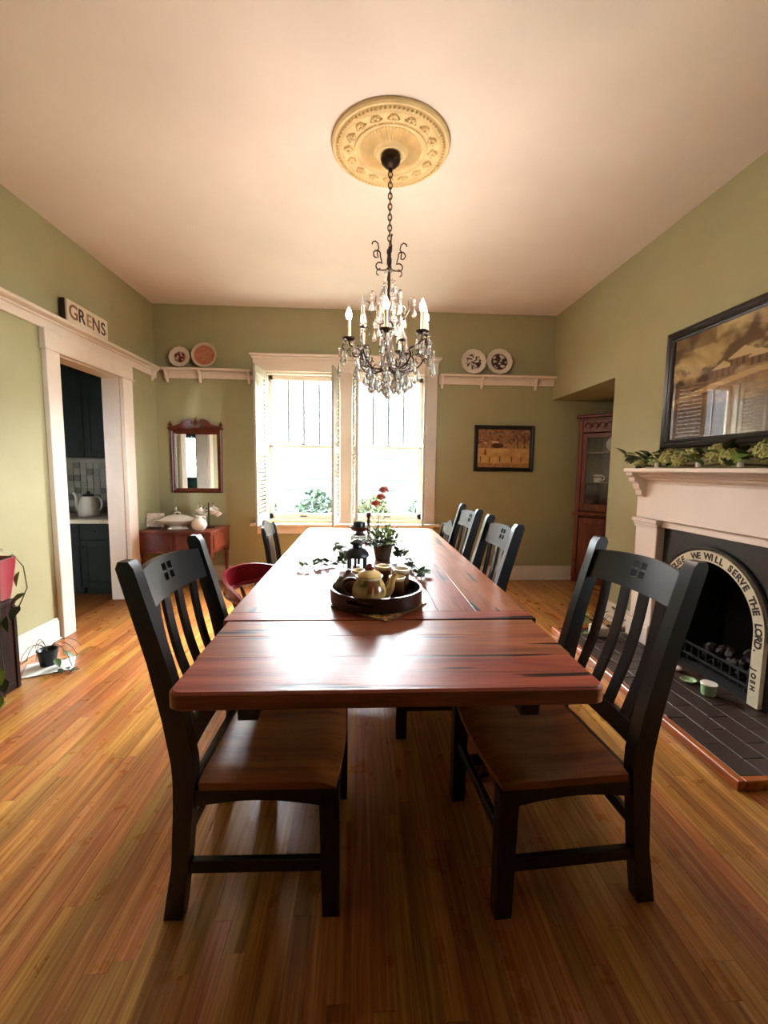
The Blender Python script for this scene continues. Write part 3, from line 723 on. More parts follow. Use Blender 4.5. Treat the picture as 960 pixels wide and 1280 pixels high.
# leaf: boards across
lw = .54
board(-lw, lw, 1.345, 1.480, TABLEX, 'leaf_plank'); board(-lw, lw, 1.190, 1.345, TABLEX, 'leaf_plank')
rounded_end(-lw, lw, .995, 1.190, .03, True, TABLEX, 'leaf_plank')
B().box(-.38, -.33, 1.02, 1.9, TZ-th-.045, TZ-th-.005, .003).build('leaf_slide', DARKWOOD, tb); B().box(.33, .38, 1.02, 1.9, TZ-th-.045, TZ-th-.005, .003).build('leaf_slide', DARKWOOD, tb)
for s_ in (-1, 1): B().box(s_*.47-.012, s_*.47+.012, 1.66, 3.72, TZ-th-.10, TZ-th-.001, .003).build('apron', TABLE, tb)
for yy in (1.66, 3.72): B().box(-.47, .47, yy-.012, yy+.012, TZ-th-.10, TZ-th-.001, .003).build('apron', TABLEX, tb)
for x in (-.45, .45):
    for yy in (1.70, 3.68): B().lathe([(.045, 0), (.045, .02), (.03, .05), (.045, .25), (.05, .45), (.035, .52), (.05, .56), (.05, .72)], 16, (x, yy, 0)).build('leg', TABLE, tb)

# ------------------------------------------------------------------ black slat chairs (face local +x)
def make_chair(label):
    t = thing('dining_chair', label, 'chair', group='black slat back dining chairs')
    bk = [(0, -.272), (.17, -.243), (.35, -.232), (.46, -.230), (.60, -.252), (.77, -.287), (.9, -.322), (1.05, -.363)]
    ft = [(0, -.218), (.17, -.195), (.35, -.178), (.46, -.168), (.60, -.192), (.77, -.235), (.9, -.272), (1.05, -.316)]
    zs = [0, .08, .17, .26, .35, .43, .48, .54, .60, .68, .77, .84, .9, .97, 1.03, 1.048]
    W = .245
    for s_ in (-1, 1):
        ya, yb_ = sorted((s_*W, s_*(W-.042))); V = []; Fs = []
        for i, z in enumerate(zs):
            b_, f_ = interp(bk, z), interp(ft, z)
            if i == len(zs)-1: b_ += .012; f_ -= .008
            V += [(b_, ya, z), (f_, ya, z), (f_, yb_, z), (b_, yb_, z)]
        n = len(zs)
        for i in range(n-1):
            for k in range(4): Fs.append((i*4+k, i*4+(k+1) % 4, (i+1)*4+(k+1) % 4, (i+1)*4+k))
        Fs += [(3, 2, 1, 0), tuple((n-1)*4+k for k in range(4))]
        B().add(V, Fs).build('back_post', BLACK, t, smooth=25)
        fl_ = B().add([(.183, ya, 0), (.232, ya, 0), (.232, yb_, 0), (.183, yb_, 0), (.176, ya, .33), (.232, ya, .33), (.232, yb_, .33), (.176, yb_, .33), (.172, ya, .395), (.232, ya, .395), (.232, yb_, .395), (.172, yb_, .395)],
             [(3,2,1,0)]+[(k, (k+1) % 4, 4+(k+1) % 4, 4+k) for k in range(4)]+[(4+k, 4+(k+1) % 4, 8+(k+1) % 4, 8+k) for k in range(4)]+[(8,9,10,11)])
        fl_.build('leg', BLACK, t, smooth=25)
        # side seat rail with curved lower edge, and side stretcher
        yi, yo = sorted((s_*(W-.008), s_*(W-.034)))
        low = [(lerp(-.18, .175, i/10), .345+.018*math.sin(PI*i/10)) for i in range(11)]
        B().prism([(.175, .395), (-.18, .395)]+low, yi, yo, 'y').build('seat_rail', BLACK, t)
        B().box(-.20, .185, s_*(W-.021)-.011, s_*(W-.021)+.011, .135, .175, .003).build('stretcher', BLACK, t)
    Wi = W-.042
    for x in (.19, -.205):
        low = [(lerp(-Wi, Wi, i/10), .345+.018*math.sin(PI*i/10)) for i in range(11)]
        B().prism([(Wi, .395), (-Wi, .395)]+low, x, x+.022, 'x').build('seat_rail', BLACK, t)
    B().box(.195, .217, -Wi, Wi, .215, .25, .003).build('stretcher', BLACK, t)
    B().box(-.228, -.206, -Wi, Wi, .215, .25, .003).build('stretcher', BLACK, t)
    # saddle seat
    us = [-.162+.40*i/12 for i in range(13)]; vs = [-.238+.476*j/12 for j in range(13)]
    def sf(u, v):
        e = max(0, abs(v)-.20)*.25; d = .012*math.exp(-((u-.0)/.14)**2)*(1-(v/.25)**2)
        return (u-(.018*(v/.24)**2 if u > .2 else 0), v, .428-d-e-(max(0, u-.19)*.35))
    B().plate(us, vs, sf, lambda u, v: (0, 0, .395-sf(u, v)[2])).build('seat', SEAT, t, smooth=50)
    # crest rail: bowed, arched top, four square holes
    def back_x(z): return (interp(bk, z)+interp(ft, z))/2
    def bow(v): return -.028*(1-(v/Wi)**2)
    us = [-Wi, -.15, -.10, -.06, -.031, -.006, .006, .031, .06, .10, .15, Wi]; vv = [0, .2, .36, .56, .62, .82, .9, 1]
    def cf(u, v):
        z = lerp(.900, 1.002+.014*(1-(u/Wi)**2), v); return (back_x(z)+.010+bow(u), u, z)
    skip = [(4, 2), (6, 2), (4, 4), (6, 4)]
    B().plate(us, vv, cf, lambda u, v: (-.022, 0, -.004), skip).build('crest_rail', BLACK, t, smooth=25)
    def lf_(u, v): z = lerp(.475, .535, v); return (back_x(z)+.008+bow(u)*.35, u, z)
    B().plate([-Wi+2*Wi*i/6 for i in range(7)], [0, 1], lf_, lambda u, v: (-.02, 0, 0)).build('lower_back_rail', BLACK, t, smooth=25)
    for i in range(4):
        c = -.135+.09*i; zz = [.53+.38*k/9 for k in range(10)]
        def slf(u, v):
            tt = (v-.53)/.38; return (back_x(v)+.006+lerp(bow(c)*.35, bow(c), tt)-.022*math.sin(PI*tt), u, v)
        B().plate([c-.019, c+.019], zz, slf, lambda u, v: (-.012, 0, 0)).build('slat', BLACK, t, smooth=25)
    return t
ch = make_chair('black slat back chair with brown seat nearest at the left table corner')
ch.location = (-.285, 1.385, 0); ch.rotation_euler = (0, 0, math.radians(-1))
dup(ch, (.610, 1.368, 0), math.radians(184), 'black slat back chair with brown seat nearest at the right, before the fireplace')
dup(ch, (.405, 2.20, 0), PI, 'black slat back chair second along the right side of the table')
dup(ch, (.425, 2.96, 0), PI, 'black slat back chair third along the right side of the table')

# lower chairs with scalloped crest at the far end
def make_low_chair(label):
    t = thing('splat_chair', label, 'chair', group='low chairs with scalloped crests')
    bk = [(0, -.23), (.42, -.20), (.65, -.225), (.88, -.27)]; W = .21
    for s_ in (-1, 1):
        B().tube([(interp(bk, z), s_*(W-.018), z) for z in (0, .2, .42, .55, .7, .82, .85)], [.014, .018, .02, .019, .018, .017, .008], 8).build('back_post', BLACK, t)
        B().lathe([(.014, 0), (.018, .04), (.02, .3), (.022, .41)], 10, (.18, s_*.185, 0)).build('leg', BLACK, t)
        B().box(-.2, .18, s_*.185-.01, s_*.185+.01, .18, .205, .003).build('stretcher', BLACK, t)
    B().box(-.205, .215, -.215, .215, .41, .445, .012).build('seat', BLACK, t)
    us = [-.2+.4*i/16 for i in range(17)]
    def cf(u, v):
        a = abs(u)/.2; top = .868+.022*math.cos(a*PI*1.5)-(0.03*max(0, a-.8)/.2); z = lerp(.765-.02*math.cos(a*PI/2), top, v); return (interp(bk, z)+.008-.02*(1-a*a), u, z)
    B().plate(us, [0, .5, 1], cf, lambda u, v: (-.02, 0, 0)).build('crest_rail', BLACK, t, smooth=40)
    zz = [.45+.32*k/10 for k in range(11)]
    def wid(z): q = (z-.45)/.32; return .045+.03*math.sin(q*PI)**2+.015*q
    B().plate([-1, 0, 1], zz, lambda u, z: (interp(bk, z)-.006, u*wid(z), z), lambda u, z: (-.014, 0, 0)).build('splat', BLACK, t, smooth=40)
    for s_ in (-1, 1): B().tube([(interp(bk, z)-.006, s_*.14, z) for z in (.44, .55, .68, .78)], .008, 6).build('spindle', BLACK, t)
    return t
lc = make_low_chair('low black chair with scalloped crest at the far left of the table')
lc.location = (-.475, 3.43, 0)
dup(lc, (.455, 3.50, 0), PI, 'low black chair with scalloped crest at the far right end of the table')

# red captain's chair
RED = paint('oxblood_lacquer', '#7a1420', .22, .15, 5); BRW = wood('brown_arm_wood', '#4c220f', '#7a3c1a', '#955127', (6, 6, 6), .3)
cc = thing('captains_chair', "low red captain's chair with curved back between the left chairs", 'chair', (-.53, 2.56, 0), math.radians(-26))
B().lathe([(.001, .385), (.19, .385), (.215, .40), (.22, .418), (.20, .428), (.001, .42)], 28).build('seat', BRW, cc)
pad = B().lathe([(.001, .43), (.17, .43), (.185, .445), (.17, .462), (.001, .468)], 24)
def padc(p): q = fbm(p.x*22+40, p.y*22+40); return (*mixc((.75, .6, .55), (.35, .10, .10), 1 if q > .58 else 0), 1)
pad.build('seat_cushion', VC, cc, col=padc)
n = 26; us = [i/n for i in range(n+1)]
def armp(u):
    a = math.radians(lerp(62, 298, u)); return .25*math.cos(a), .25*math.sin(a), a
def armz(u): k = math.sin(PI*u); return .555+.02*k
def arm(u, v):
    x, y, a = armp(u); d = Vector((math.cos(a), math.sin(a), 0)); q = 2*PI*v; wdt = .030+.012*(1-math.sin(PI*u))**3
    return Vector((x, y, armz(u)))+d*wdt*math.cos(q)+Vector((0, 0, .016*math.sin(q)))
B().grid(arm, n, 10).build('arm_rail', RED, cc)
for u in (0, 1): 
    x, y, a = armp(u); B().sph((x+.012, y, armz(u)-.012), (.05, .032, .05), 14, 10).build('arm_end', BRW, cc)
def crest(u, v):
    uu = lerp(.1, .9, u); x, y, a = armp(uu); hgt = .105*math.sin(PI*u)**.6+.012; z = armz(uu)+hgt*v; lean = 1+.05*v
    return (x*lean, y*lean, z)
def crth(u, v): uu = lerp(.1, .9, u); x, y, a = armp(uu); return (.022*math.cos(a), .022*math.sin(a), 0)
B().plate([i/20 for i in range(21)], [0, .35, .7, 1], crest, crth).build('crest_rail', RED, cc, smooth=50)
for i in range(9):
    u = .06+.11*i; x, y, a = armp(u); x2, y2 = .18*math.cos(a), .18*math.sin(a)
    B().tube([(x2, y2, .42), (lerp(x2, x, .5), lerp(y2, y, .5), .5), (x*.99, y*.99, armz(u))], [.009, .013, .008], 8).build('spindle', BRW, cc)
for sx in (-1, 1):
    for sy in (-1, 1): B().tube([(sx*.19, sy*.19, 0), (sx*.165, sy*.165, .2), (sx*.13, sy*.13, .40)], [.014, .02, .016], 10).build('leg', BRW, cc)
for s_ in (-1, 1): B().tube([(-.165, s_*.165, .17), (0, s_*.165, .17), (.165, s_*.165, .17)], [.009, .014, .009], 8).build('stretcher', BRW, cc)

# ------------------------------------------------------------------ ceiling medallion
MX, MY = .146, 2.527
md = thing('ceiling_medallion', 'round ornate antique cream plaster medallion on the ceiling', 'medallion', (MX, MY, H))
B().lathe([(.32, -.001), (.32, -.016), (.312, -.024), (.302, -.024), (.297, -.018), (.28, -.030), (.268, -.036), (.262, -.030), (.258, -.026), (.20, -.026), (.196, -.034), (.186, -.036), (.182, -.030), (.165, -.022), (.12, -.022), (.085, -.040), (.075, -.050), (.066, -.050), (.062, -.044), (.045, -.048), (.001, -.048)], 72).build('disc', PLASTER, md)
fm = B().add([(.093, -.0055, -.030), (.093, .0055, -.030), (.165, .008, -.021), (.165, -.008, -.021), (.093, 0, -.040), (.168, 0, -.029)], [(0,4,5,3),(4,1,2,5),(0,1,4),(3,5,2)])
fl_ = B(); 
for i in range(60): 
    k = len(fl_.v); fl_.add(fm.v, fm.f); fl_.xf(Matrix.Rotation(2*PI*i/60, 4, 'Z'), k)
stuff(fl_.build('flutes', PLASTER, md, smooth=0))
eg = B()
for i in range(80):
    a = 2*PI*i/80; eg.sph((.287*math.cos(a), .287*math.sin(a), -.030), (.0075, .0075, .007), 6, 4)
stuff(eg.build('egg_border', PLASTER, md))
def rosette():
    b = B().sph((0, 0, 0), (.007, .007, .008), 8, 5)
    for i in range(6):
        a = i*PI/3; b.sph((.013*math.cos(a), .013*math.sin(a), 0), (.0085, .0085, .006), 8, 4)
    return b
rm_ = rosette().xf(Matrix.Diagonal((1.25, 1.25, 1.9, 1))).mesh('rosette', PLASTER)
def scrollm():
    b = B()
    for s_ in (-1, 1):
        p = [(s_*(.012+.03*t+.010*math.sin(t*5)), .016*math.sin(t*PI*1.6), 0) for t in [i/10 for i in range(11)]]
        b.tube(p, [.0045-.0025*i/10 for i in range(11)], 6)
        for t in (.3, .6, .85): b.sph((s_*(.014+.03*t), .014*math.sin(t*9), 0), (.008, .0045, .004), 6, 4)
    return b
sm_ = scrollm().xf(Matrix.Diagonal((1.2, 1.2, 2.2, 1))).mesh('leaf_scroll', PLASTER)
for i in range(16):
    a = 2*PI*i/16; link('rosette', rm_, md, (.229*math.cos(a), .229*math.sin(a), -.029), (0, 0, a))
    link('leaf_scroll', sm_, md, (.229*math.cos(a+PI/16), .229*math.sin(a+PI/16), -.028), (0, 0, a+PI/16+PI/2))

# ------------------------------------------------------------------ chandelier
cd = thing('chandelier', 'dark iron candle chandelier hung with clear crystal drops and lit bulbs', 'chandelier', (MX, MY, 0))
B().lathe([(.001, 3.0), (.052, 2.998), (.055, 2.985), (.05, 2.965), (.03, 2.945), (.014, 2.935), (.010, 2.92), (.001, 2.918)][::-1], 24).build('canopy', IRON, cd)
lk = []
for i in range(14): a = 2*PI*i/14; lk.append((.0105*math.cos(a), 0, .0185*math.sin(a)))
lkm = B().tube(lk, .0032, 6, closed=True).mesh('chain_link', IRON)
nz = 14
for i in range(nz): link('chain_link', lkm, cd, (0, 0, 2.905-i*.0275), (0, 0, PI/2*(i % 2)))
B().tube([(.004*math.sin(i*1.4), .004*math.cos(i*1.4), 2.92-i*.022) for i in range(24)], .0028, 6).build('cord', CANDLE, cd)
B().cyl((0, 0, 2.53), (0, 0, 1.90), .0075, n=10).build('stem', IRON, cd)
B().lathe([(.001, 1.855), (.02, 1.86), (.03, 1.88), (.022, 1.90), (.012, 1.91), (.001, 1.912)], 16).build('bottom_hub', IRON, cd)
B().lathe([(.001, 2.40), (.016, 2.402), (.02, 2.41), (.012, 2.42), (.001, 2.421)], 14).build('top_hub', IRON, cd)
def ring(c, r, a0, a1, n=12, ph=0): return [(c[0]+r*math.cos(lerp(a0, a1, i/n)), c[1]+r*math.sin(lerp(a0, a1, i/n))) for i in range(n+1)]
# top scrolls
for i in range(4):
    a = math.radians(90*i+4); p2 = [(.012, 2.41), (.035, 2.405)]+ring((.055, 2.425), .02, -PI/2, PI*.9, 9)[:-1]+[(.045, 2.46), (.05, 2.475)]+ring((.07, 2.488), .02, PI*1.1, -PI*.6, 9)+[(.068, 2.50), (.06, 2.52), (.065, 2.545), (.08, 2.556), (.094, 2.55), (.098, 2.538)]
    b = B().tube([(r*math.cos(a), r*math.sin(a), z) for r, z in p2], .0036, 6)
    b.tube([(r*math.cos(a), r*math.sin(a), z) for r, z in [(.05, 2.415), (.07, 2.40), (.072, 2.385), (.06, 2.375)]], .003, 6).build('top_scroll', IRON, cd)
# crystals
def drop_mesh(L, w_, t_, nm='crystal_drop'):
    prof = [(0, .0), (.10, .10), (.38, .45), (.62, .82), (.78, 1.0), (.92, .6), (1.0, .0)]; b = B(); V = []; n = 6
    for q, k in prof[1:-1]:
        for i in range(n): a = 2*PI*i/n; V.append((w_*k*math.cos(a), t_*k*math.sin(a), -L*q))
    V += [(0, 0, 0), (0, 0, -L)]; top, bot = len(V)-2, len(V)-1; m = len(prof)-2; Fs = []
    for j in range(m-1):
        for i in range(n): Fs.append((j*n+i, j*n+(i+1) % n, (j+1)*n+(i+1) % n, (j+1)*n+i))
    for i in range(n): Fs += [(top, (i+1) % n, i), (bot, (m-1)*n+i, (m-1)*n+(i+1) % n)]
    b.add(V, Fs); b.sph((0, 0, .010), .0075, 6, 4); return b.mesh(nm, CRYST, 0)
DM = [drop_mesh(.062, .020, .011), drop_mesh(.082, .025, .012), drop_mesh(.075, .017, .012), drop_mesh(.10, .022, .013)]
BEAD = B().sph((0, 0, 0), .009, 8, 6).mesh('crystal_bead', CRYST, 0)
def spike_mesh(L, r): return B().lathe([(r*.6, 0), (r, L*.08), (r*.75, L*.35), (r*.45, L*.7), (.0006, L)], 6).mesh('crystal_spike', CRYST, 0)
SPM = spike_mesh(.16, .013); SPM2 = spike_mesh(.115, .011)
rr = random.Random(3)
def hang(x, y, z, k, beads=0):
    for b_ in range(beads): link('crystal_bead', BEAD, cd, (x, y, z-.010-b_*.019))
    link('crystal_drop', DM[k], cd, (x, y, z-.02-beads*.019), (0, 0, rr.random()*PI))
angs = [-97, -42, 16, 68, 128, 197]; ths = [0, .012, .03, 0, .02, -.01]
flame = [(.001, 0), (.011, .004), (.016, .016), (.0165, .026), (.012, .042), (.006, .055), (.0008, .066)]
for i, (dg, dz) in enumerate(zip(angs, ths)):
    a = math.radians(dg); rad = .232 if i != 0 else .21; zc = 2.015+dz
    ca, sa = math.cos(a), math.sin(a)
    def P(r, z, off=0): return (r*ca-off*sa, r*sa+off*ca, z)
    pts = bez((0.015, 0, 1.885), (.10, 0, 1.82), (.19, 0, 1.92), (.145, 0, 1.955), 7)+bez((.145, 0, 1.955), (.15, 0, 1.98), (rad, 0, 1.94), (rad, 0, zc), 7)[1:]
    ar = B().tube([P(p.x, p.z) for p in pts], .0052, 7)
    for (c, r0, s0, s1) in (((.11, 1.885), .028, -2.5, 2.6), ((.19, 1.94), .022, -3.2, 1.4), ((rad+.015, 1.965), .02, -3.0, .9)):
        ar.tube([P(x, z) for x, z in ring(c, r0, s0, s1, 10)], .0034, 6)
    am = ar.build('arm', IRON, cd)
    b = B().lathe([(.004, -.006), (.02, -.004), (.034, .004), (.036, .010), (.018, .004), (.004, .004)], 14, P(rad, zc)); b.build('bobeche', IRON, cd)
    c_ = B().lathe([(.0105, 0), (.0115, .003), (.0105, .01), (.0105, .10), (.012, .104), (.001, .104)], 12, P(rad, zc+.004)).build('candle_sleeve', CANDLE, cd)
    B().lathe(flame, 12, P(rad, zc+.108)).build('bulb', BULBM, cd)
    for q, (dr_, k, nb) in enumerate(((.036, 1, 1), (-.034, 0, 0))):
        for s_ in (-1, 1): hang(*P(rad+dr_*.7, zc-.002, s_*.022+.004), k if s_ > 0 else (k+2) % 4, nb)
    hang(*P(rad+.052, zc-.045), 3, 2); hang(*P(.19, 1.925), 2, 1); hang(*P(.13, 1.865), 1, 0); hang(*P(.145, 1.96, .02), 0, 1)
    # obelisk arms between the candles
    a2 = a+PI/6; ca, sa = math.cos(a2), math.sin(a2); r2 = .215 if i % 2 else .165; z2 = 1.985+.06*(i % 2)
    b = B().tube([P(p.x, p.z) for p in bez((.02, 0, 1.88), (.12, 0, 1.80), (r2+.03, 0, 1.88), (r2, 0, z2), 10)], .0042, 7)
    b.tube([P(x, z) for x, z in ring((r2-.035, z2-.01), .022, -.6, 4.2, 10)], .003, 6); b.build('arm', IRON, cd)
    B().lathe([(.003, -.004), (.016, 0), (.018, .006), (.003, .006)], 12, P(r2, z2)).build('spike_cup', IRON, cd)
    link('crystal_spike', SPM if i % 2 else SPM2, cd, P(r2, z2+.006))
    hang(*P(r2+.012, z2-.008), 2, 1); hang(*P(.10, 1.855), 3, 0); hang(*P(r2*.72, 1.90), 1, 1)
    # upper curl with crystals
    b = B().tube([P(r, z) for r, z in [(.01, 2.13), (.05, 2.12), (.09, 2.14), (.115, 2.19), (.11, 2.235), (.125, 2.255), (.145, 2.25)]], .0038, 6); b.build('upper_curl', IRON, cd)
    hang(*P(.145, 2.245), 0 if i % 2 else 1, 1); hang(*P(.085, 2.135), 2, 1)
    for q in range(6): hang(*P(lerp(.02, .07, q/5), lerp(2.395, 2.20, q/5)), q % 4, 0) if q % 2 else link('crystal_bead', BEAD, cd, P(lerp(.02, .07, q/5), lerp(2.395, 2.20, q/5)))
    # inner bowl and bottom swags
    for q in range(5): tt = q/4; link('crystal_bead', BEAD, cd, P(lerp(.12, .03, tt), 1.845-.075*math.sin(tt*PI*.5)))
    hang(*P(.055, 1.83), 2, 0)
B().lathe([(.001, 1.86), (.02, 1.90), (.035, 1.95), (.03, 2.0), (.02, 2.03), (.026, 2.07), (.015, 2.12), (.001, 2.13)], 14).build('glass_column', CRYST, cd)
B().sph((0, 0, 1.722), .019, 12, 8).build('crystal_ball', CRYST, cd, smooth=0)
for q in range(5): link('crystal_bead', BEAD, cd, (0, 0, 1.845-q*.021))

# ------------------------------------------------------------------ frames, mirror, plates, sign
def frame_rect(b, w_, h_, fw, prof):
    """picture frame in local xz plane facing -y; prof = [(inset, y)]"""
    loops = [[(-w_/2+i, y, -h_/2+i), (w_/2-i, y, -h_/2+i), (w_/2-i, y, h_/2-i), (-w_/2+i, y, h_/2-i)] for i, y in prof]
    V = [p for L in loops for p in L]; n = len(loops); Fs = []
    for k in range(n):
        for i in range(4): Fs.append((k*4+i, k*4+(i+1) % 4, ((k+1) % n)*4+(i+1) % 4, ((k+1) % n)*4+i))
    return b.add(V, Fs)
PROF = lambda fw: [(0, 0), (0, -.026), (fw*.25, -.032), (fw*.5, -.024), (fw*.75, -.026), (fw, -.016), (fw, 0)]
def art(w_, h_, y, f, nu=70, nv=50):
    b = B().grid(lambda u, v: (-w_/2+w_*u, y, -h_/2+h_*v), nu, nv)
    return b, (lambda p: (*f((p.x+w_/2)/w_, (p.z+h_/2)/h_), 1))
def L3(h): return lin(h)[:3]
def scene_field(u, v):
    n1 = fbm(u*9, v*9); n2 = fbm(u*26+5, v*26)
    sky = mixc(L3('#b58a62'), L3('#7d5236'), n1)
    if v > .62: c = mixc(sky, L3('#5a3a28'), max(0, min(1, (n2-.42)*3)))
    elif v > .5: c = mixc(L3('#6b4630'), L3('#c59c62'), max(0, min(1, n2*1.5-.2)))
    else: c = mixc(L3('#d8b470'), L3('#b98a55'), max(0, min(1, n1*1.6-.35+abs(u-.45)*.6)))
    for hx, hz, hw_, hh in ((.34, .66, .06, .022), (.15, .645, .04, .014)):
        if abs(u-hx) < hw_ and abs(v-hz) < hh: c = L3('#e6c79a')
    if ((u-.38)/.12)**2+((v-.57)/.06)**2 < 1+.4*(n2-.5): c = L3('#4a2413')
    if abs(u-.15) < .03*(1-(v-.33)/.2) and .33 < v < .53: c = L3('#7d3c18')
    for px in (.06, .23, .43, .66, .84):
        if abs(u-px) < .009 and .14 < v < .30: c = L3('#3a1d10')
    for px in (.76, .89):
        if abs(u-px-(v-.6)*.1*math.sin(v*20)) < .008+.02*max(0, v-.72)*n2 and .52 < v < .85: c = L3('#3b1c12')
    if v < .12: c = mixc(c, L3('#8f4a20'), n2)
    return c
def scene_village(u, v):
    n1 = fbm(u*6+3, v*6); n2 = fbm(u*22, v*22+9); q = fbm((u+v*.8)*9, (v-u*.3)*3)
    c = mixc(L3('#96703a'), L3('#dcc488'), max(0, min(1, q*1.8-.4)))
    c = mixc(c, L3('#5a3619'), max(0, min(1, (n1-.42)*5))); c = mixc(c, L3('#3d2413'), .7 if n2 > .62 and v < .72 else 0)
    if v < .52: c = mixc(L3('#5d3b20'), L3('#a87d43'), max(0, min(1, n2*1.4-.2)))
    if v > .85 and u < .35: c = mixc(c, L3('#5b3a22'), .6)
    for hx, hz, s_ in ((.42, .6, .07), (.56, .66, .09), (.66, .63, .06)):
        if abs(u-hx) < s_ and hz-.07 < v < hz: c = L3('#7d5630') if (int((u-hx)*80) % 3) else L3('#4a2d18')
        if v >= hz and v-hz < s_*.9-abs(u-hx)*.7 and abs(u-hx) < s_*1.15: c = L3('#d7bd8a')
    rd = .40+.18*u-.12*(u-.5)**2
    if abs(v-rd) < .025: c = L3('#c7a56a')
    if v < .3: c = mixc(c, L3('#4b3a22'), .5*n2+.3)
    return c
pf = thing('framed_picture', 'dark framed sepia print of a golden field hung right of the windows', 'picture', (1.64, YB-.002, 1.552))
frame_rect(B(), .695, .525, .045, PROF(.045)).build('frame', FRAMEB, pf, smooth=0)
b, f = art(.612, .442, -.012, scene_field, 110, 80); b.build('print', VC, pf, col=f, smooth=0)
PH = .80; PWD = 1.12
bp = thing('framed_picture', 'large black framed village landscape under glass above the mantel', 'picture', (XR-.03, 3.05-PWD/2, 1.865), -PI/2)
bp.rotation_euler = (math.radians(0), 0, -PI/2)
frame_rect(B(), PWD, PH, .065, [(0, .028), (0, -.010), (.012, -.018), (.028, -.006), (.042, -.010), (.052, -.002), (.065, .002), (.065, .02)]).build('frame', FRAMEB, bp, smooth=0)
b, f = art(PWD-.12, PH-.12, .012, scene_village, 150, 106); b.build('print', VC, bp, col=f, smooth=0)
B().box(-PWD/2+.06, PWD/2-.06, .004, .007, -PH/2+.06, PH/2-.06).build('glass', PICGLASS, bp, smooth=0)

mr = thing('wall_mirror', 'mahogany framed wall mirror with scrolled pediment left of the windows', 'mirror', (-1.845, YB-.002, 1.36))
frame_rect(B(), .555, .70, .05, PROF(.05)).build('frame', MAHOG, mr, smooth=0)
B().box(-.245, .245, -.014, -.008, -.305, .305).build('mirror_glass', MIRROR, mr, smooth=0)
B().box(-.30, .30, -.045, 0, .350, .372, .006).build('cornice', MAHOG, mr)
for s_ in (-1, 1):
    pts = [(.285, .372), (.285, .385), (.22, .392), (.17, .41), (.13, .45), (.09, .468), (.055, .462), (.04, .44), (.045, .418), (.062, .412), (.075, .42), (.07, .405), (.05, .395), (.045, .372)]
    B().prism([(s_*x, z) for x, z in pts], -.03, -.008, 'y').build('swan_neck', MAHOG, mr)
    B().lathe([(.001, .372), (.014, .374), (.014, .39), (.02, .40), (.016, .415), (.006, .425), (.004, .44), (.001, .445)], 10, (s_*.275, -.02, 0)).build('corner_finial', MAHOG, mr)
B().lathe([(.001, .372), (.02, .374), (.014, .395), (.024, .415), (.016, .44), (.006, .46), (.004, .485), (.001, .495)], 12, (0, -.02, 0)).build('finial', MAHOG, mr)

def plate(name, label, x, zc, r, f, wavy=0, m=48):
    t = thing(name, label, 'plate', (x, YB-.062, RZ+r*math.cos(.16)+.007+.004), 0, 'plates on the plate rail'); t.rotation_euler = (-.16, 0, 0)
    rings = [0, .12, .25, .38, .5, .6, .68, .76, .84, .92, 1.0]; V = []; Fs = []
    def P(k, i, off):
        a = 2*PI*i/m; q = rings[k]*r*(1+(wavy*math.cos(12*a) if k >= 9 else 0)); dep = 0 if rings[k] < .62 else (rings[k]-.62)/.38*.016
        return (q*math.cos(a), -dep+off, q*math.sin(a))
    V.append((0, 0, 0)); V.append((0, .004, 0))
    for off in (0, .004):
        for k in range(1, len(rings)):
            for i in range(m): V.append(P(k, i, off))
    K = len(rings)-1; I = lambda s_, k, i: 2+s_*K*m+(k-1)*m+i % m
    for i in range(m):
        Fs += [(0, I(0, 1, i), I(0, 1, i+1)), (1, I(1, 1, i+1), I(1, 1, i)), (I(0, K, i), I(1, K, i), I(1, K, i+1), I(0, K, i+1))]
        for k in range(1, K): Fs += [(I(0, k, i), I(0, k+1, i), I(0, k+1, i+1), I(0, k, i+1)), (I(1, k, i), I(1, k, i+1), I(1, k+1, i+1), I(1, k+1, i))]
    B().add(V, Fs).build('dish', VCG, t, col=lambda p: (*f(math.hypot(p.x, p.z)/r, p.x/r, p.z/r), 1), smooth=40)
    return t
W_ = L3('#dcd2c0')
def p_red(q, x, z): return mixc(W_, L3('#6a1d1a'), 1 if q < .56 and fbm(x*7+9, z*7) > .46 else (.35 if q < .56 else 0))
def p_pink(q, x, z): return mixc(L3('#c9b8a4'), L3('#b0664a'), (.5+.7*fbm(x*8, z*8+3)) if q < .82 else 0)
def p_dark(q, x, z): return mixc(W_, L3('#3a2a28'), 1 if q < .62 and fbm(x*8+2, z*8+4) > .44 else 0)
def p_dark2(q, x, z): return mixc(W_, L3('#3c2426'), 1 if q < .62 and (fbm(x*6+12, z*6+1) > .47 or q > .55) else 0)
plate('plate', 'small white plate with red flowers on the left rail', -1.975, 0, .110, p_red, .02)
plate('plate', 'larger pink patterned plate with pale rim on the left rail', -1.712, 0, .136, p_pink)
plate('plate', 'white scalloped plate with dark scene, left one on the right rail', 1.243, 0, .139, p_dark, .02)
plate('plate', 'white scalloped plate with dark scene, right one on the right rail', 1.535, 0, .145, p_dark2, .02)

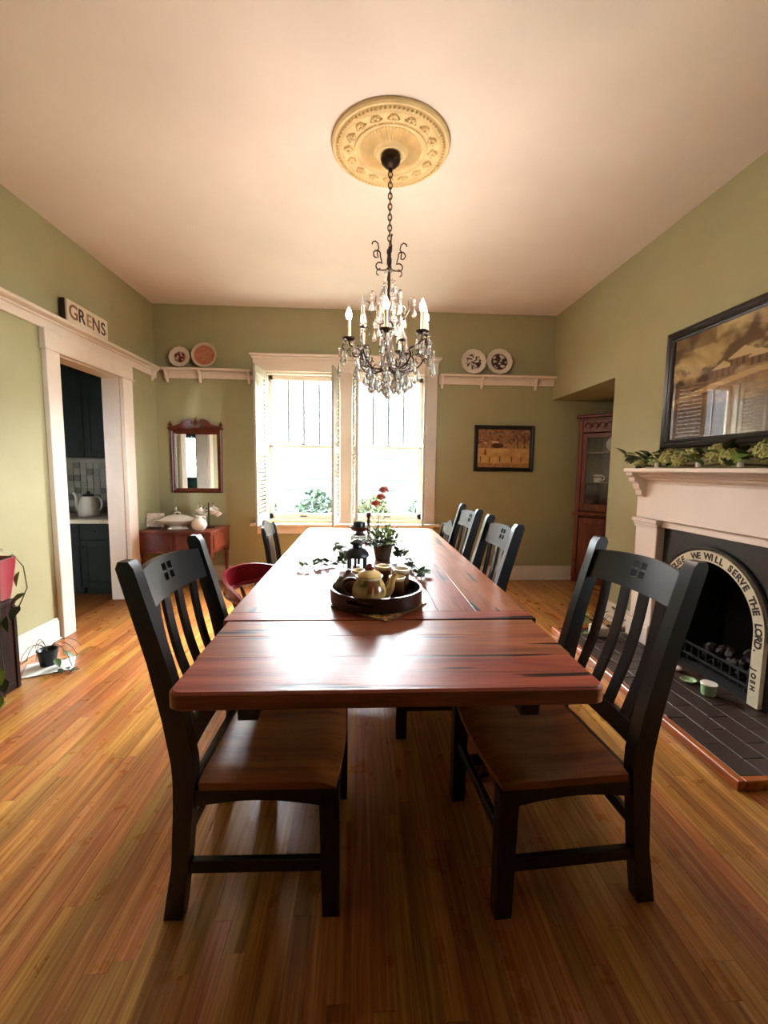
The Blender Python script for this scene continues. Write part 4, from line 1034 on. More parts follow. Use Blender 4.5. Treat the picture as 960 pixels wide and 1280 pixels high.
sg = thing('sign', 'white block sign with decorated letters leaning above the doorway', 'sign', (XL+.062, 3.725, RZ+.006), -PI/2)
sg.rotation_euler = (math.radians(-14), 0, -PI/2); sg.rotation_euler = (0, math.radians(0), PI/2); 
B().box(-.26, .26, -.008, .008, 0, .175, .003).build('board', paint('sign_white', '#e2d6c0', .5), sg)
B().box(-.262, .262, .008, .045, -.0, .178, .003).build('backing', INK, sg)
for ch_, x, z, s_, cl in (('G', -.188, .045, .15, '#8a5a34'), ('R', -.093, .045, .145, '#3a1c14'), ('E', 0, .045, .14, '#b08a4a'), ('N', .093, .04, .145, '#6b3a22'), ('S', .19, .04, .145, '#33231c')):
    me, _ = glyph_mesh(ch_, s_, paint('sign_ink_'+ch_, cl, .5)); o = link('letter', me, sg); M_ = Matrix(((1, 0, 0), (0, 0, -1), (0, 1, 0))).to_4x4(); M_.translation = (x, -.009, z); o.matrix_local = M_

# ------------------------------------------------------------------ desk in the left corner
dk = thing('side_table', 'small red-brown side table with drawers in the back left corner', 'table', (-1.875, 4.655, 0), math.radians(-4))
B().box(-.372, .385, -.275, .265, .628, .650, .006).build('top', REDW, dk)
B().box(-.36, .375, -.25, -.235, .42, .628, .003).box(-.36, .375, .235, .25, .42, .628, .003).box(-.36, -.345, -.235, .235, .42, .628, .003).box(.36, .375, -.235, .235, .42, .628, .003).build('carcass', REDW, dk)
for x in (-.19, .19):
    d_ = B().box(x-.165, x+.165, -.262, -.251, .45, .605, .004).build('drawer', REDW, dk); B().lathe([(.001, .012), (.010, .010), (.012, .004), (.005, 0)], 10, (x, -.264, .528), 'y').build('knob', MAHOG, d_)
B().box(.376, .384, -.19, .19, .45, .605, .003).build('end_panel', REDW, dk)
for x in (-.33, .35):
    for y in (-.225, .225): B().lathe([(.012, 0), (.02, .03), (.024, .06), (.014, .08), (.018, .2), (.024, .33), (.018, .36), (.027, .38), (.028, .43)], 12, (x, y, 0)).build('leg', REDW, dk)
DZ = .6505
pc = thing('postcard', 'small pale picture card propped on an easel on the side table', 'picture', (-2.17, 4.62, DZ), math.radians(8))
b = B().grid(lambda u, v: (-.085+.17*u, .03*v-.004, .012+.145*v), 14, 12)
b.build('card', VC, pc, col=lambda p: (*mixc(L3('#f0e4d8'), L3('#c9a08a'), max(0, min(1, fbm(p.x*60+5, p.z*60)*2-.7))), 1), smooth=0)
B().box(-.086, .086, .0, .004, .012, .155).build('backing', CERAM, pc).rotation_euler = (-.2, 0, 0)
B().tube([(-.05, -.012, 0), (-.05, -.012, .02)], .004, 6).tube([(.05, -.012, 0), (.05, -.012, .02)], .004, 6).tube([(-.05, -.012, .004), (0, .07, .004), (.05, -.012, .004)], .004, 6).tube([(0, .07, .004), (0, .035, .11)], .004, 6).build('easel', IRON, pc)
tu = thing('soup_tureen', 'white oval covered tureen on a foot on the side table', 'tureen', (-1.92, 4.58, DZ), math.radians(4))
def oval(prof, n=28, k=.62):
    b = B().lathe(prof, n); b.v = [(x, y*k, z) for x, y, z in b.v]; return b
oval([(.001, 0), (.10, 0), (.105, .008), (.085, .022), (.08, .035), (.12, .045), (.165, .07), (.195, .088), (.198, .094), (.185, .094), (.001, .09)]).build('bowl', CERAM, tu)
oval([(.18, .094), (.165, .108), (.12, .132), (.06, .148), (.001, .150)]).build('lid', CERAM, tu)
B().tube([(-.03, 0, .146), (-.026, 0, .17), (0, 0, .176), (.026, 0, .17), (.03, 0, .146)], .007, 8).build('lid_handle', CERAM, tu)
for s_ in (-1, 1): B().tube([(s_*.18, -.02, .085), (s_*.215, -.015, .092), (s_*.22, 0, .095), (s_*.215, .015, .092), (s_*.18, .02, .085)], .006, 8).build('side_handle', CERAM, tu)
ol = thing('oil_lamp', 'small oil lamp with black base and clear chimney behind the tureen', 'lamp', (-2.03, 4.80, DZ))
B().lathe([(.001, 0), (.04, 0), (.042, .01), (.02, .03), (.03, .06), (.038, .085), (.03, .11), (.016, .12), (.016, .14), (.001, .14)], 16).build('font', BLKMET, ol)
B().lathe([(.02, .14), (.036, .18), (.03, .22), (.018, .26), (.018, .30), (.016, .30), (.016, .26), (.028, .22), (.034, .18), (.018, .142)], 16).build('chimney', PANE, ol)
B().sph((0, 0, .185), (.014, .014, .02), 10, 6).build('mantle', CERAM, ol)
jg = thing('milk_jug', 'round white jug with narrow neck at the front of the side table', 'jug', (-1.665, 4.475, DZ))
B().lathe([(.001, 0), (.045, 0), (.065, .02), (.078, .055), (.07, .095), (.045, .12), (.03, .13), (.034, .15), (.028, .15), (.024, .13), (.001, .128)], 20).build('body', CERAM, jg)
B().tube(bez((.03, 0, .14), (.075, 0, .15), (.08, 0, .1), (.062, 0, .09), 8), .005, 8).build('handle', CERAM, jg)
ct = thing('cup_tree', 'wire cup tree behind the round jug', 'rack', (-1.635, 4.68, DZ))
B().lathe([(.001, 0), (.06, 0), (.062, .006), (.008, .012), (.006, .02), (.001, .02)], 16).build('base', IRON, ct)
B().cyl((0, 0, .01), (0, 0, .27), .005, n=8).build('stem', IRON, ct)
CUPS = []
for i in range(6):
    a = 2*PI*i/6+.3; z = .235 if i % 2 else .20
    B().tube([(0, 0, z-.03), (.045*math.cos(a), .045*math.sin(a), z-.025), (.085*math.cos(a), .085*math.sin(a), z+.005), (.09*math.cos(a), .09*math.sin(a), z+.03)], .003, 6).build('hook', IRON, ct)
    CUPS.append((a, z))
labs = ['white teacup hanging leftmost front on the cup tree', 'white teacup hanging at the back left of the cup tree', 'white teacup hanging at the back of the cup tree', 'white teacup hanging at the right back of the cup tree', 'white teacup hanging rightmost on the cup tree', 'white teacup hanging nearest on the cup tree']
def angl(a): 
    q = (math.degrees(a)) % 360
    return labs[5] if 240 <= q < 300 else labs[0] if 180 <= q < 240 else labs[1] if 120 <= q < 180 else labs[2] if 60 <= q < 120 else labs[3] if q < 60 else labs[4]
for a, z in CUPS:
    px, py = -1.635+.075*math.cos(a), 4.68+.075*math.sin(a)
    c_ = thing('teacup', angl(a), 'cup', (px, py, DZ+z-.075), a, 'white cups on the cup tree')
    B().lathe([(.001, .005), (.018, .005), (.022, 0), (.024, .004), (.036, .03), (.041, .055), (.038, .055), (.033, .03), (.001, .012)], 16).build('bowl', CERAM, c_).rotation_euler = (0, .5, 0)
    B().tube(bez((-.01, 0, .066), (-.005, 0, .10), (.03, 0, .09), (.03, 0, .06), 8), .0035, 6).build('handle', CERAM, c_)
# outlet low on the back wall under the table
ou = thing('electrical_outlet', 'pale outlet plate on the back wall under the side table', 'outlet', (-1.72, YB-.002, .33))
B().box(-.04, .04, -.006, 0, -.06, .06, .003).build('plate', TRIM, ou)
for dz in (-.025, .025): B().box(-.016, .016, -.009, -.005, dz-.014, dz+.014, .002).build('socket', paint('socket_tan', '#8d8060', .5), ou)

# ------------------------------------------------------------------ corner cabinet in the alcove
ka = math.radians(-45)
cq = thing('corner_cabinet', 'tall red-brown corner cabinet with glazed upper doors', 'cabinet', (2.78, 4.62, 0), ka)
CW = .40; D_ = .44   # front half width; local -y is the front
def cbox(x0, x1, yy0, yy1, z0, z1, m=REDW, nm='panel', b=.004): return B().box(x0, x1, yy0, yy1, z0, z1, b).build(nm, m, cq)
tri = lambda z0, z1, ins=0: B().prism([(-CW+ins, -.0), (CW-ins, 0), (CW*.55, .30), (-CW*.55, .30)], z0, z1, 'z')
tri(0, .06).build('plinth', REDW, cq); tri(.06, .08).build('base_board', REDW, cq)
tri(.78, .84).build('waist_board', REDW, cq); tri(1.86, 1.90).build('top_board', REDW, cq)
for z in (1.16, 1.50): tri(z, z+.015, .02).build('shelf', REDW, cq)
B().box(-.22, .22, .285, .30, .06, 1.88).build('back_panel', MAHOG, cq)
for s_ in (-1, 1):
    B().prism([(s_*CW, 0), (s_*CW*.55, .30), (s_*CW*.55-s_*.015, .30), (s_*CW-s_*.02, 0)], .06, 1.88, 'z').build('side_panel', REDW, cq)
    cbox(s_*CW-.0 if s_ < 0 else CW-.05, -CW+.05 if s_ < 0 else CW, -.02, 0, .06, 1.88, nm='stile')
B().box(-CW-.02, CW+.02, -.045, 0, .80, .835, .008).build('waist_moulding', REDW, cq)
B().box(-CW-.025, CW+.025, -.05, .0, 1.90, 1.935, .01).build('cornice', REDW, cq)
cbox(-CW+.05, CW-.05, -.018, 0, 1.74, 1.88, nm='carved_frieze')
cv = B()
for i in range(9):
    x = -.30+i*.075; cv.tube([(x+.03*math.cos(t), -.02, 1.81+.035*math.sin(t)) for t in [k*.5-1 for k in range(10)]], .007, 6)
cv.build('carving', MAHOG, cq)
for s_ in (-1, 1):
    xa, xb = (-.345, -.003) if s_ < 0 else (.003, .345)
    d_ = B().box(xa, xa+.05, -.022, -.002, .85, 1.73, .003).box(xb-.05, xb, -.022, -.002, .85, 1.73, .003).box(xa+.05, xb-.05, -.022, -.002, .85, .93, .003).box(xa+.05, xb-.05, -.022, -.002, 1.68, 1.73, .003).build('glazed_door', REDW, cq)
    B().box(xa+.05, xb-.05, -.012, -.009, .93, 1.68).build('pane', PANE, d_)
    B().sph((s_*.028, -.032, 1.29), .013, 10, 6).build('knob', BLKMET, d_)
    d_ = B().box(xa, xb, -.02, -.002, .10, .77, .003).box(xa+.06, xb-.06, -.028, -.02, .17, .70, .006).build('lower_door', REDW, cq)
    B().sph((s_*.028, -.032, .52), .013, 10, 6).build('knob', BLKMET, d_)
def cabpt(x, y): return (2.78+x*math.cos(ka)-y*math.sin(ka), 4.62+x*math.sin(ka)+y*math.cos(ka))
mg = thing('mug', 'white mug with dark bands inside the corner cabinet', 'mug', (*cabpt(-.20, .10), 1.1755), ka)
B().lathe([(.001, 0), (.034, 0), (.042, .02), (.048, .09), (.044, .09), (.038, .02), (.001, .01)], 18).build('cup', VCG, mg, col=lambda p: (*(L3('#4a4038') if .05 < p.z < .0 or abs(p.z-.06) < .001 else W_), 1))
B().lathe([(.0445, .055), (.0475, .06), (.0475, .068), (.0455, .07)], 18).build('band', INK, mg)
B().tube(bez((.04, 0, .075), (.085, 0, .08), (.08, 0, .02), (.04, 0, .025), 8), .006, 8).build('handle', CERAM, mg)
dp = tag(B().lathe([(.001, .0), (.05, .0), (.06, .004), (.095, .016), (.093, .019), (.06, .008), (.001, .005)], 28).build('display_plate', CERAM, None, (*cabpt(-.06, .2), 1.612), None), 'white plate standing on the upper shelf of the corner cabinet', 'plate')
dp.rotation_euler = (math.radians(80), 0, ka)

# ------------------------------------------------------------------ foliage helpers
def leaf_mesh(L, W, m, fold=.25, curl=.25, nm='leaf'):
    prof = [(0, .05), (.15, .55), (.38, 1), (.65, .8), (.85, .38), (1, 0)]; V = []; Fs = []
    for t, k in prof:
        z = -curl*L*t*t; V += [(L*t, -W/2*k, z+fold*W/2*k), (L*t, 0, z), (L*t, W/2*k, z+fold*W/2*k)]
    for i in range(len(prof)-1):
        a = i*3; Fs += [(a, a+3, a+4, a+1), (a+1, a+4, a+5, a+2)]
    b = B().add(V, Fs); return b.mesh(nm, m, 60)
LM = [leaf_mesh(1, .62, m) for m in (LEAF, LEAFL, LEAFD)]
def put_leaf(parent, p, yaw, pitch, roll, L, k=0, nm='leaf'):
    o = link(nm, LM[k], parent, p, (roll, pitch, yaw)); o.scale = (L, L, L); return o
def leaves_into(b, rr, c, rad, n, L, up=.3):
    for i in range(n):
        d = Vector((rr.gauss(0, 1), rr.gauss(0, 1), rr.gauss(up, .7))).normalized(); p = Vector(c)+Vector((d.x*rad[0], d.y*rad[1], abs(d.z)*rad[2]))*rr.uniform(.35, 1)
        u = (d+Vector((rr.uniform(-.6, .6), rr.uniform(-.6, .6), rr.uniform(-.5, .4)))).normalized(); v = u.cross(Vector((rr.uniform(-.3, .3), rr.uniform(-.3, .3), 1))).normalized(); w_ = v.cross(u); s_ = L*rr.uniform(.7, 1.2)
        b.add([p, p+u*s_*.5+v*s_*.28+w_*s_*.06, p+u*s_, p+u*s_*.5-v*s_*.28+w_*s_*.06, p+u*s_*.5], [(0, 1, 4), (1, 2, 4), (2, 3, 4), (3, 0, 4)])
    return b

# ------------------------------------------------------------------ things on the table
mat_ = thing('woven_mat', 'square golden brown woven mat lying corner-on under the tray', 'placemat', (.072, 1.648, TZ+.0006), math.radians(50))
def matc(p): q = (int((p.x+1)/.012)+int((p.y+1)/.012)) % 2; n_ = hsh(int((p.x+1)/.012), int((p.y+1)/.012)); return (*mixc(L3('#f0c078'), L3('#5a3618'), .85 if n_ > .62 else .25*q), 1)
b = B().grid(lambda u, v: (-.135+.27*u, -.135+.27*v, .006+.0012*math.sin(u*180)*math.sin(v*180)), 58, 58); b.build('weave', VC, mat_, col=matc, smooth=0)
B().box(-.135, .135, -.135, .135, 0, .0045).build('underside', paint('mat_brown', '#6b4a22', .8), mat_)
TRY = wood('dark_tray_wood', '#1d1110', '#2e1a15', '#43261c', (6, 6, 20), .3)
TZ2 = TZ+.0085
tr = thing('serving_tray', 'round dark wooden serving tray with cut-out handles', 'tray', (.062, 1.70, TZ2))
B().lathe([(.001, 0), (.178, 0), (.182, .004), (.178, .012), (.001, .012)], 48).build('base', TRY, tr)
us = [2*PI*i/72 for i in range(73)]; vv = [.004, .024, .044, .058]
hole = [(i, 1) for i in range(72) if any(abs(((math.degrees(us[i])+2.5-c+180) % 360)-180) < 17 for c in (248, 68))]
def rimf(u, v): r = .184+.10*(v-.004)*.25; return (r*math.cos(u), r*math.sin(u), v)
B().plate(us, vv, rimf, lambda u, v: (-.009*math.cos(u), -.009*math.sin(u), 0), hole).build('rim', TRY, tr, smooth=50)
BZ = TZ2+.0125
CREAM = L3('#d9b878'); MOT = L3('#6e3a22'); GRN = L3('#5f5a2c'); BRN = L3('#7a5236')
def potc(p):
    a = math.atan2(p.y, p.x); q = fbm(a*5+20, p.z*70); c = mixc(CREAM, L3('#c09a58'), q)
    d = ((a+1.35)/.42)**2+((p.z-.07)/.030)**2
    if d < 1 and q > .33: c = MOT
    for a0, z0 in ((-2.1, .078), (-.7, .062), (-1.75, .088), (-2.5, .082), (-.9, .088)):
        if ((a-a0)/.25)**2+((p.z-z0)/.012)**2 < 1: c = GRN if q > .45 else MOT
    if p.z > .097 and p.z < .103: c = mixc(c, L3('#efe2c4'), .7)
    return (*c, 1)
tp = thing('teapot', 'cream stoneware teapot with brown fruit motif on the tray', 'teapot', (.032, 1.625, BZ))
B().lathe([(.001, 0), (.045, 0), (.058, .012), (.067, .035), (.066, .055), (.056, .078), (.048, .092), (.05, .10), (.052, .106), (.046, .106), (.043, .095), (.001, .09)], 64).build('body', VCG, tp, col=potc)
lid = B().lathe([(.045, .104), (.048, .108), (.04, .118), (.02, .128), (.001, .13)], 32).build('lid', VCG, tp, col=lambda p: (*CREAM, 1))
kb_ = B()
for i in range(6): a = i*PI/3; kb_.sph((.010*math.cos(a), .010*math.sin(a), .134), (.009, .009, .008), 8, 5)
kb_.sph((0, 0, .144), (.011, .011, .010), 8, 6).build('fruit_knob', paint('knob_brown', '#5c2418', .3), lid)
B().tube(bez((.055, 0, .035), (.10, 0, .04), (.075, 0, .09), (.105, 0, .112), 9), [.02, .0195, .018, .016, .0145, .013, .012, .0115, .011, .0105], 12).build('spout', VCG, tp, col=lambda p: (*mixc(CREAM, L3('#b58445'), fbm(p.x*60, p.z*60)), 1))
B().tube(bez((-.05, 0, .088), (-.115, 0, .115), (-.12, 0, .02), (-.062, 0, .028), 12), .0075, 10).build('handle', paint('handle_brown', '#5f4030', .35), tp)
def mug(label, x, y, r, h):
    t = thing('stoneware_mug', label, 'mug', (x, y, BZ), 3.6, 'stoneware mugs on the tray')
    def mc(p): 
        if p.z > h*.93: return (*L3('#e6cf9c'), 1)
        q = math.hypot(p.x, p.y); return (*(CREAM if q < r*.87 and p.z > .012 else mixc(BRN, L3('#4c2f22'), fbm(p.x*50+9, p.z*50))), 1)
    B().lathe([(.001, 0), (r*.8, 0), (r*.92, h*.1), (r*.97, h*.4), (r*.9, h*.8), (r, h*.96), (r, h), (r*.93, h), (r*.84, h*.8), (r*.85, h*.2), (.001, h*.12)], 28).build('cup', VCG, t, col=mc)
    B().tube(bez((r*.92, 0, h*.8), (r*1.75, 0, h*.85), (r*1.7, 0, h*.2), (r*.95, 0, h*.25), 8), .005, 8).build('handle', paint('mug_handle', '#6b4a34', .35), t)
mug('brown and cream mug farthest right on the tray', .166, 1.768, .038, .10)
mug('brown and cream mug beside the teapot spout', .145, 1.690, .033, .085)
mug('brown and cream mug behind the teapot lid', .095, 1.820, .036, .10)
mug('brown and cream mug behind the teapot handle', -.005, 1.79, .034, .088)
sb = thing('sugar_bowl', 'dark brown round lidded bowl at the left inside the tray', 'bowl', (-.050, 1.695, BZ))
B().lathe([(.001, 0), (.035, 0), (.05, .018), (.056, .045), (.048, .07), (.038, .078), (.001, .078)], 26).build('body', paint('brown_stoneware', '#4a2c20', .4, .3, 30), sb)
B().lathe([(.04, .078), (.036, .088), (.015, .098), (.010, .104), (.012, .112), (.001, .116)], 20).build('lid', paint('brown_lid', '#4a2c20', .4, .3, 30), sb)
# lantern
ln = thing('candle_lantern', 'black metal candle lantern with domed roof behind the tray', 'lantern', (-.02, 2.10, TZ+.0005), .35)
B().lathe([(.001, 0), (.052, 0), (.052, .012), (.046, .018), (.001, .018)], 6).build('base', BLKMET, ln)
for i in range(6): a = PI/3*i; B().cyl((.045*math.cos(a), .045*math.sin(a), .015), (.045*math.cos(a), .045*math.sin(a), .105), .006, n=6).build('post', BLKMET, ln)
for i in range(6):
    a = PI/3*(i+.5); c = .039; o = B().box(-.018, .018, -.001, .001, .018, .104).build('glass_pane', PANE, ln, (c*math.cos(a), c*math.sin(a), 0), (0, 0, a+PI/2))
B().lathe([(.056, .102), (.06, .108), (.056, .122), (.042, .140), (.024, .150), (.022, .160), (.034, .168), (.034, .176), (.020, .188), (.001, .192)], 18).build('roof', BLKMET, ln)
B().tube([(.0, -.018, .186), (0, -.012, .20), (0, .012, .20), (0, .018, .186)], .003, 6).build('ring', BLKMET, ln)
B().lathe([(.001, .018), (.022, .018), (.022, .06), (.001, .062)], 14).build('candle', CERAM, ln)
# potted plant
pp = thing('potted_plant', 'small leafy plant in a grey stone pot on the table', 'plant', (.128, 2.52, TZ+.0005))
B().lathe([(.001, 0), (.042, 0), (.045, .004), (.06, .095), (.062, .105), (.055, .105), (.05, .08), (.001, .08)], 24).build('pot', paint('grey_pot', '#6e675c', .7, .2, 30), pp)
rr = random.Random(21)
stuff(leaves_into(B(), rr, (0, 0, .10), (.115, .10, .115), 260, .034).build('leaves', LEAFL, pp, smooth=0)); stuff(leaves_into(B(), rr, (0, 0, .09), (.12, .10, .09), 220, .034, 0).build('dark_leaves', LEAF, pp, smooth=0))
# ivy trails lying on the table
def ivy(label, pts, n, seed, h=.02):
    rr = random.Random(seed); t = thing('ivy_trail', label, 'foliage', (pts[0][0], pts[0][1], TZ+.001), group='ivy on the table'); P = [Vector((x-pts[0][0], y-pts[0][1], .006+z)) for x, y, z in pts]
    B().tube(P, .0022, 5).build('stem', STEM, t)
    for i in range(n):
        q = rr.random()*(len(P)-1); k = int(q); p = P[k].lerp(P[min(k+1, len(P)-1)], q-k)+Vector((rr.gauss(0, .012), rr.gauss(0, .012), rr.uniform(.006, h)))
        put_leaf(t, p, rr.random()*6.3, rr.uniform(-1.1, .1), rr.uniform(-.6, .6), rr.uniform(.04, .06), rr.choice((0, 0, 2)))
ivy('ivy trail spreading over the table left of the lantern', [(-.07, 2.28, .03), (-.12, 2.30, .02), (-.19, 2.33, 0), (-.26, 2.28, 0), (-.30, 2.20, 0)], 34, 4)
ivy('bushy ivy sprig standing close to the lantern, left side', [(-.09, 2.24, 0), (-.10, 2.26, .05), (-.12, 2.27, .09)], 22, 9, .03)
ivy('ivy trail spreading over the table right of the mugs', [(.20, 2.50, .02), (.25, 2.44, 0), (.27, 2.28, 0), (.30, 2.12, 0), (.29, 2.0, 0)], 30, 6)
ivy('ivy sprig under the grey pot, right side', [(.18, 2.40, .0), (.21, 2.36, .05), (.23, 2.32, .03)], 22, 13, .03)
# far group
tag(B().box(-.06, .06, -.05, .05, 0, .032, .006).build('pale_box', paint('pale_green_box', '#c5d2c2', .3), None, (-.02, 3.26, TZ+.0005)), 'low pale green box under the dark pedestal bowl', 'box')
pb = thing('pedestal_bowl', 'dark brown pedestal bowl standing on the pale box', 'bowl', (-.012, 3.26, TZ+.033))
B().lathe([(.001, 0), (.05, 0), (.052, .008), (.03, .016), (.03, .024), (.058, .034), (.075, .056), (.078, .066), (.072, .066), (.055, .044), (.001, .036)], 26).build('bowl', wood('dark_bowl_wood', '#22100c', '#3c1e14', '#4d281a', (8, 8, 8), .3), pb)
tag(B().lathe([(.001, 0), (.036, 0), (.044, .008), (.047, .055), (.045, .06), (.04, .055), (.038, .02), (.001, .015)], 22).build('dark_candle_jar', BLKMET, None, (-.016, 3.26, TZ+.071)), 'black candle jar sitting in the pedestal bowl', 'jar')
CST = wood('candlestick_wood', '#1e0f0b', '#341a12', '#4a261a', (8, 8, 4), .3)
def cstick(label, x, y, h):
    pf_ = [(.001, 0), (.028, 0), (.028, .012), (.012, .03), (.009, .06), (.015, .09), (.010, .12), (.014, .15), (.008, .165), (.012, .175), (.014, .18), (.016, .205), (.012, .21), (.001, .21)]
    t = thing('candlestick', label, 'candlestick', (x, y, TZ+.0005), group='dark turned candlesticks'); k = h/.21
    B().lathe([(r, z*k) for r, z in pf_[:10]], 14).build('turned_stem', CST, t); B().lathe([(.001, .172*k), (.012, .175*k), (.016, .18*k), (.018, .205*k), (.013, .208*k), (.001, .206*k)], 14).build('cup', CST, t)
cstick('taller dark turned candlestick beside the pedestal bowl', .052, 3.06, .228)
cstick('shorter dark turned candlestick right of the flower vase', .186, 3.16, .13)
bv = thing('bud_vase', 'slim clear glass vase holding the three pink flowers', 'vase', (.112, 2.98, TZ+.0005))
B().lathe([(.001, 0), (.03, 0), (.033, .006), (.034, .04), (.02, .08), (.011, .12), (.011, .165), (.014, .17), (.012, .17), (.009, .165), (.009, .12), (.018, .08), (.031, .04), (.03, .01), (.001, .008)], 20).build('glass', PANE, bv)
PINK = [paint('petal_'+n, c, .55, .2, 30) for n, c in (('rose', '#d9826a'), ('coral', '#c9654c'), ('pale', '#cf6f58'))]
for i, (dx, dz, lab) in enumerate(((.04, .385, 'topmost pale pink flower leaning right in the glass vase'), (.022, .335, 'middle pink flower in the glass vase'), (-.012, .29, 'lowest pink flower on the left in the glass vase'))):
    fl2 = thing('pink_flower', lab, 'flower', (.112, 2.98, TZ+.02), group='pink flowers in the vase')
    B().tube(bez((0, 0, 0), (0, 0, .12), (dx*.3, 0, .2), (dx, 0, dz-.02), 8), .0018, 5).build('stem', LEAF, fl2)
    b = B().sph((dx, 0, dz-.018), (.024, .024, .016), 10, 6); rr = random.Random(i)
    for q in range(64):
        a = q*2.39996; el = lerp(-.25, 1.35, (q/64)); d = Vector((math.cos(a)*math.cos(el), math.sin(a)*math.cos(el), math.sin(el)*.7)); c = Vector((dx, 0, dz-.02))+d*.014
        v = d.cross(Vector((.1, .2, 1))).normalized(); s_ = .027*rr.uniform(.85, 1.1); b.add([c, c+d*s_*.6+v*s_*.4, c+d*s_+Vector((0, 0, .004)), c+d*s_*.6-v*s_*.4], [(0, 1, 2, 3)])
    b.build('petals', PINK[i], fl2, smooth=60)
fg = thing('filler_sprig', 'wispy dark filler sprigs spreading beside the pink flowers', 'foliage', (.112, 2.98, TZ+.02)); b = B(); st = B(); rr = random.Random(8)
for (dx, dz) in ((-.09, .27), (-.075, .24), (.09, .25), (.10, .225), (.085, .36), (.07, .21)):
    st.tube(bez((0, 0, .02), (0, 0, .14), (dx*.4, .01, dz*.7), (dx, .01, dz), 6), .001, 4)
    for q in range(7): leaves_into(b, rr, (dx+rr.gauss(0, .014), .01, dz+rr.gauss(0, .014)), (.01, .01, .01), 2, .012)
st.build('stems', STEM, fg); stuff(b.build('sprig_leaves', LEAFD, fg, smooth=0))

# ------------------------------------------------------------------ mantel garland
gl = thing('mantel_garland', 'garland of green leaves and pale hydrangeas along the mantel shelf', 'garland', (2.06, 2.5, 1.327)); rr = random.Random(17)
B().tube([(.0+.015*math.sin(i), .62-i*.125, .02+.006*math.cos(i*2)) for i in range(11)], .006, 6).build('vine', STEM, gl)
for i in range(96):
    y = rr.uniform(-.64, .68); edge = y > .5
    p = (rr.uniform(-.095, .07) if not edge else rr.uniform(-.085, .05), y, rr.uniform(.03, .10) if not edge else rr.uniform(.02, .10)); yaw = rr.uniform(PI*.6, PI*1.5) if not edge else rr.uniform(PI*.3, PI*1.1)
    put_leaf(gl, p, yaw, rr.uniform(-.9, .3), rr.uniform(-.6, .6), rr.uniform(.07, .11), rr.choice((0, 0, 2, 2, 1)))
flo = None
for (y, x, r, z) in ((.34, -.03, .050, .060), (.24, -.03, .054, .070), (.13, -.035, .048, .058), (.06, -.01, .046, .078), (-.15, -.03, .056, .078), (-.24, -.03, .050, .058), (-.47, -.035, .064, .078), (-.57, -.03, .055, .062), (.53, -.02, .038, .048), (.46, .02, .034, .07)):
    b = B()
    for q in range(80):
        a = rr.random()*6.28; el = math.asin(rr.uniform(-.6, 1)); d = Vector((math.cos(a)*math.cos(el), math.sin(a)*math.cos(el), math.sin(el))); c = d*r*rr.uniform(.8, 1)
        u = d.cross(Vector((.3, .1, 1))).normalized(); v = d.cross(u); s_ = .017
        for k_ in range(4):
            t_ = k_*PI/2+q; e1 = u*math.cos(t_)+v*math.sin(t_); e2 = u*math.cos(t_+.8)+v*math.sin(t_+.8); b.add([c, c+e1*s_+d*.002, c+(e1+e2)*s_*.75+d*.004, c+e2*s_*.9+d*.002], [(0, 1, 2, 3)])
    b.sph((0, 0, 0), r*.7, 10, 7); b.build('hydrangea_head', HYD, gl, (x-.025, y, z), smooth=0)
for i, (y, lab) in enumerate(((2.80, 'clear glass votive at the left end of the mantel garland'), (2.44, 'clear glass votive in the middle of the mantel garland'), (2.16, 'clear glass votive between the right hydrangeas on the mantel'))):
    vt = thing('glass_votive', lab, 'candle holder', (1.972, y, 1.3268), group='glass votives on the mantel')
    B().lathe([(.001, 0), (.018, 0), (.021, .05), (.019, .05), (.0165, .004), (.001, .004)], 14).build('glass', PANE, vt); B().lathe([(.001, .0045), (.0155, .0045), (.016, .034), (.001, .036)], 12).build('candle', CERAM, vt)

# ------------------------------------------------------------------ plant on the hearth by the mantel
hp = thing('hearth_plant', 'trailing green plant in a cream pot at the far end of the hearth', 'plant', (1.83, 3.12, .0465)); rr = random.Random(30)
B().box(-.055, .055, -.055, .055, 0, .075, .008).build('pot', MANTEL, hp)
for i in range(26):
    a = rr.random()*6.28; e = rr.uniform(.06, .15); p = Vector((math.cos(a)*e, math.sin(a)*e, rr.uniform(.02, .2)))
    put_leaf(hp, p, a+rr.uniform(-.5, .5), rr.uniform(-.5, .5), rr.uniform(-.4, .4), rr.uniform(.05, .085), rr.choice((0, 1, 0, 2)))
b = B()
for i in range(8): a = i*.8; b.tube([(0, 0, .07), (.06*math.cos(a), .06*math.sin(a), .16), (.14*math.cos(a), .14*math.sin(a), .12)], .002, 5)
b.build('stems', STEM, hp)

# ------------------------------------------------------------------ planter at the left edge
PSX, PSY = -2.112, 2.42
ps = thing('plant_stand', 'dark brown wooden plant stand at the left edge', 'stand', (PSX, PSY, 0))
DKB = wood('dark_stand_wood', '#1c0e09', '#2e170f', '#3e2115', (16, 16, 2), .7, spec=.15)
B().box(-.118, .118, -.118, .118, .50, .53, .006).build('top', DKB, ps); B().box(-.112, .112, -.112, .112, 0, .05, .006).build('base', DKB, ps)
for sx in (-1, 1):
    for sy in (-1, 1): B().box(sx*.10-.018, sx*.10+.018, sy*.10-.018, sy*.10+.018, .0, .50, .008).build('corner_post', DKB, ps)
for i, (x0, x1, y0_, y1_) in enumerate(((-.085, .085, -.112, -.100), (-.085, .085, .100, .112), (-.112, -.100, -.085, .085), (.100, .112, -.085, .085))): B().box(x0, x1, y0_, y1_, .05, .50).build('side_panel', DKB, ps)
rp = thing('trailing_houseplant', 'trailing houseplant in a red glazed pot on the dark stand', 'plant', (PSX, PSY, .531)); rr = random.Random(41)
REDP = paint('red_pot_glaze', '#8c2638', .3, .08, 6)
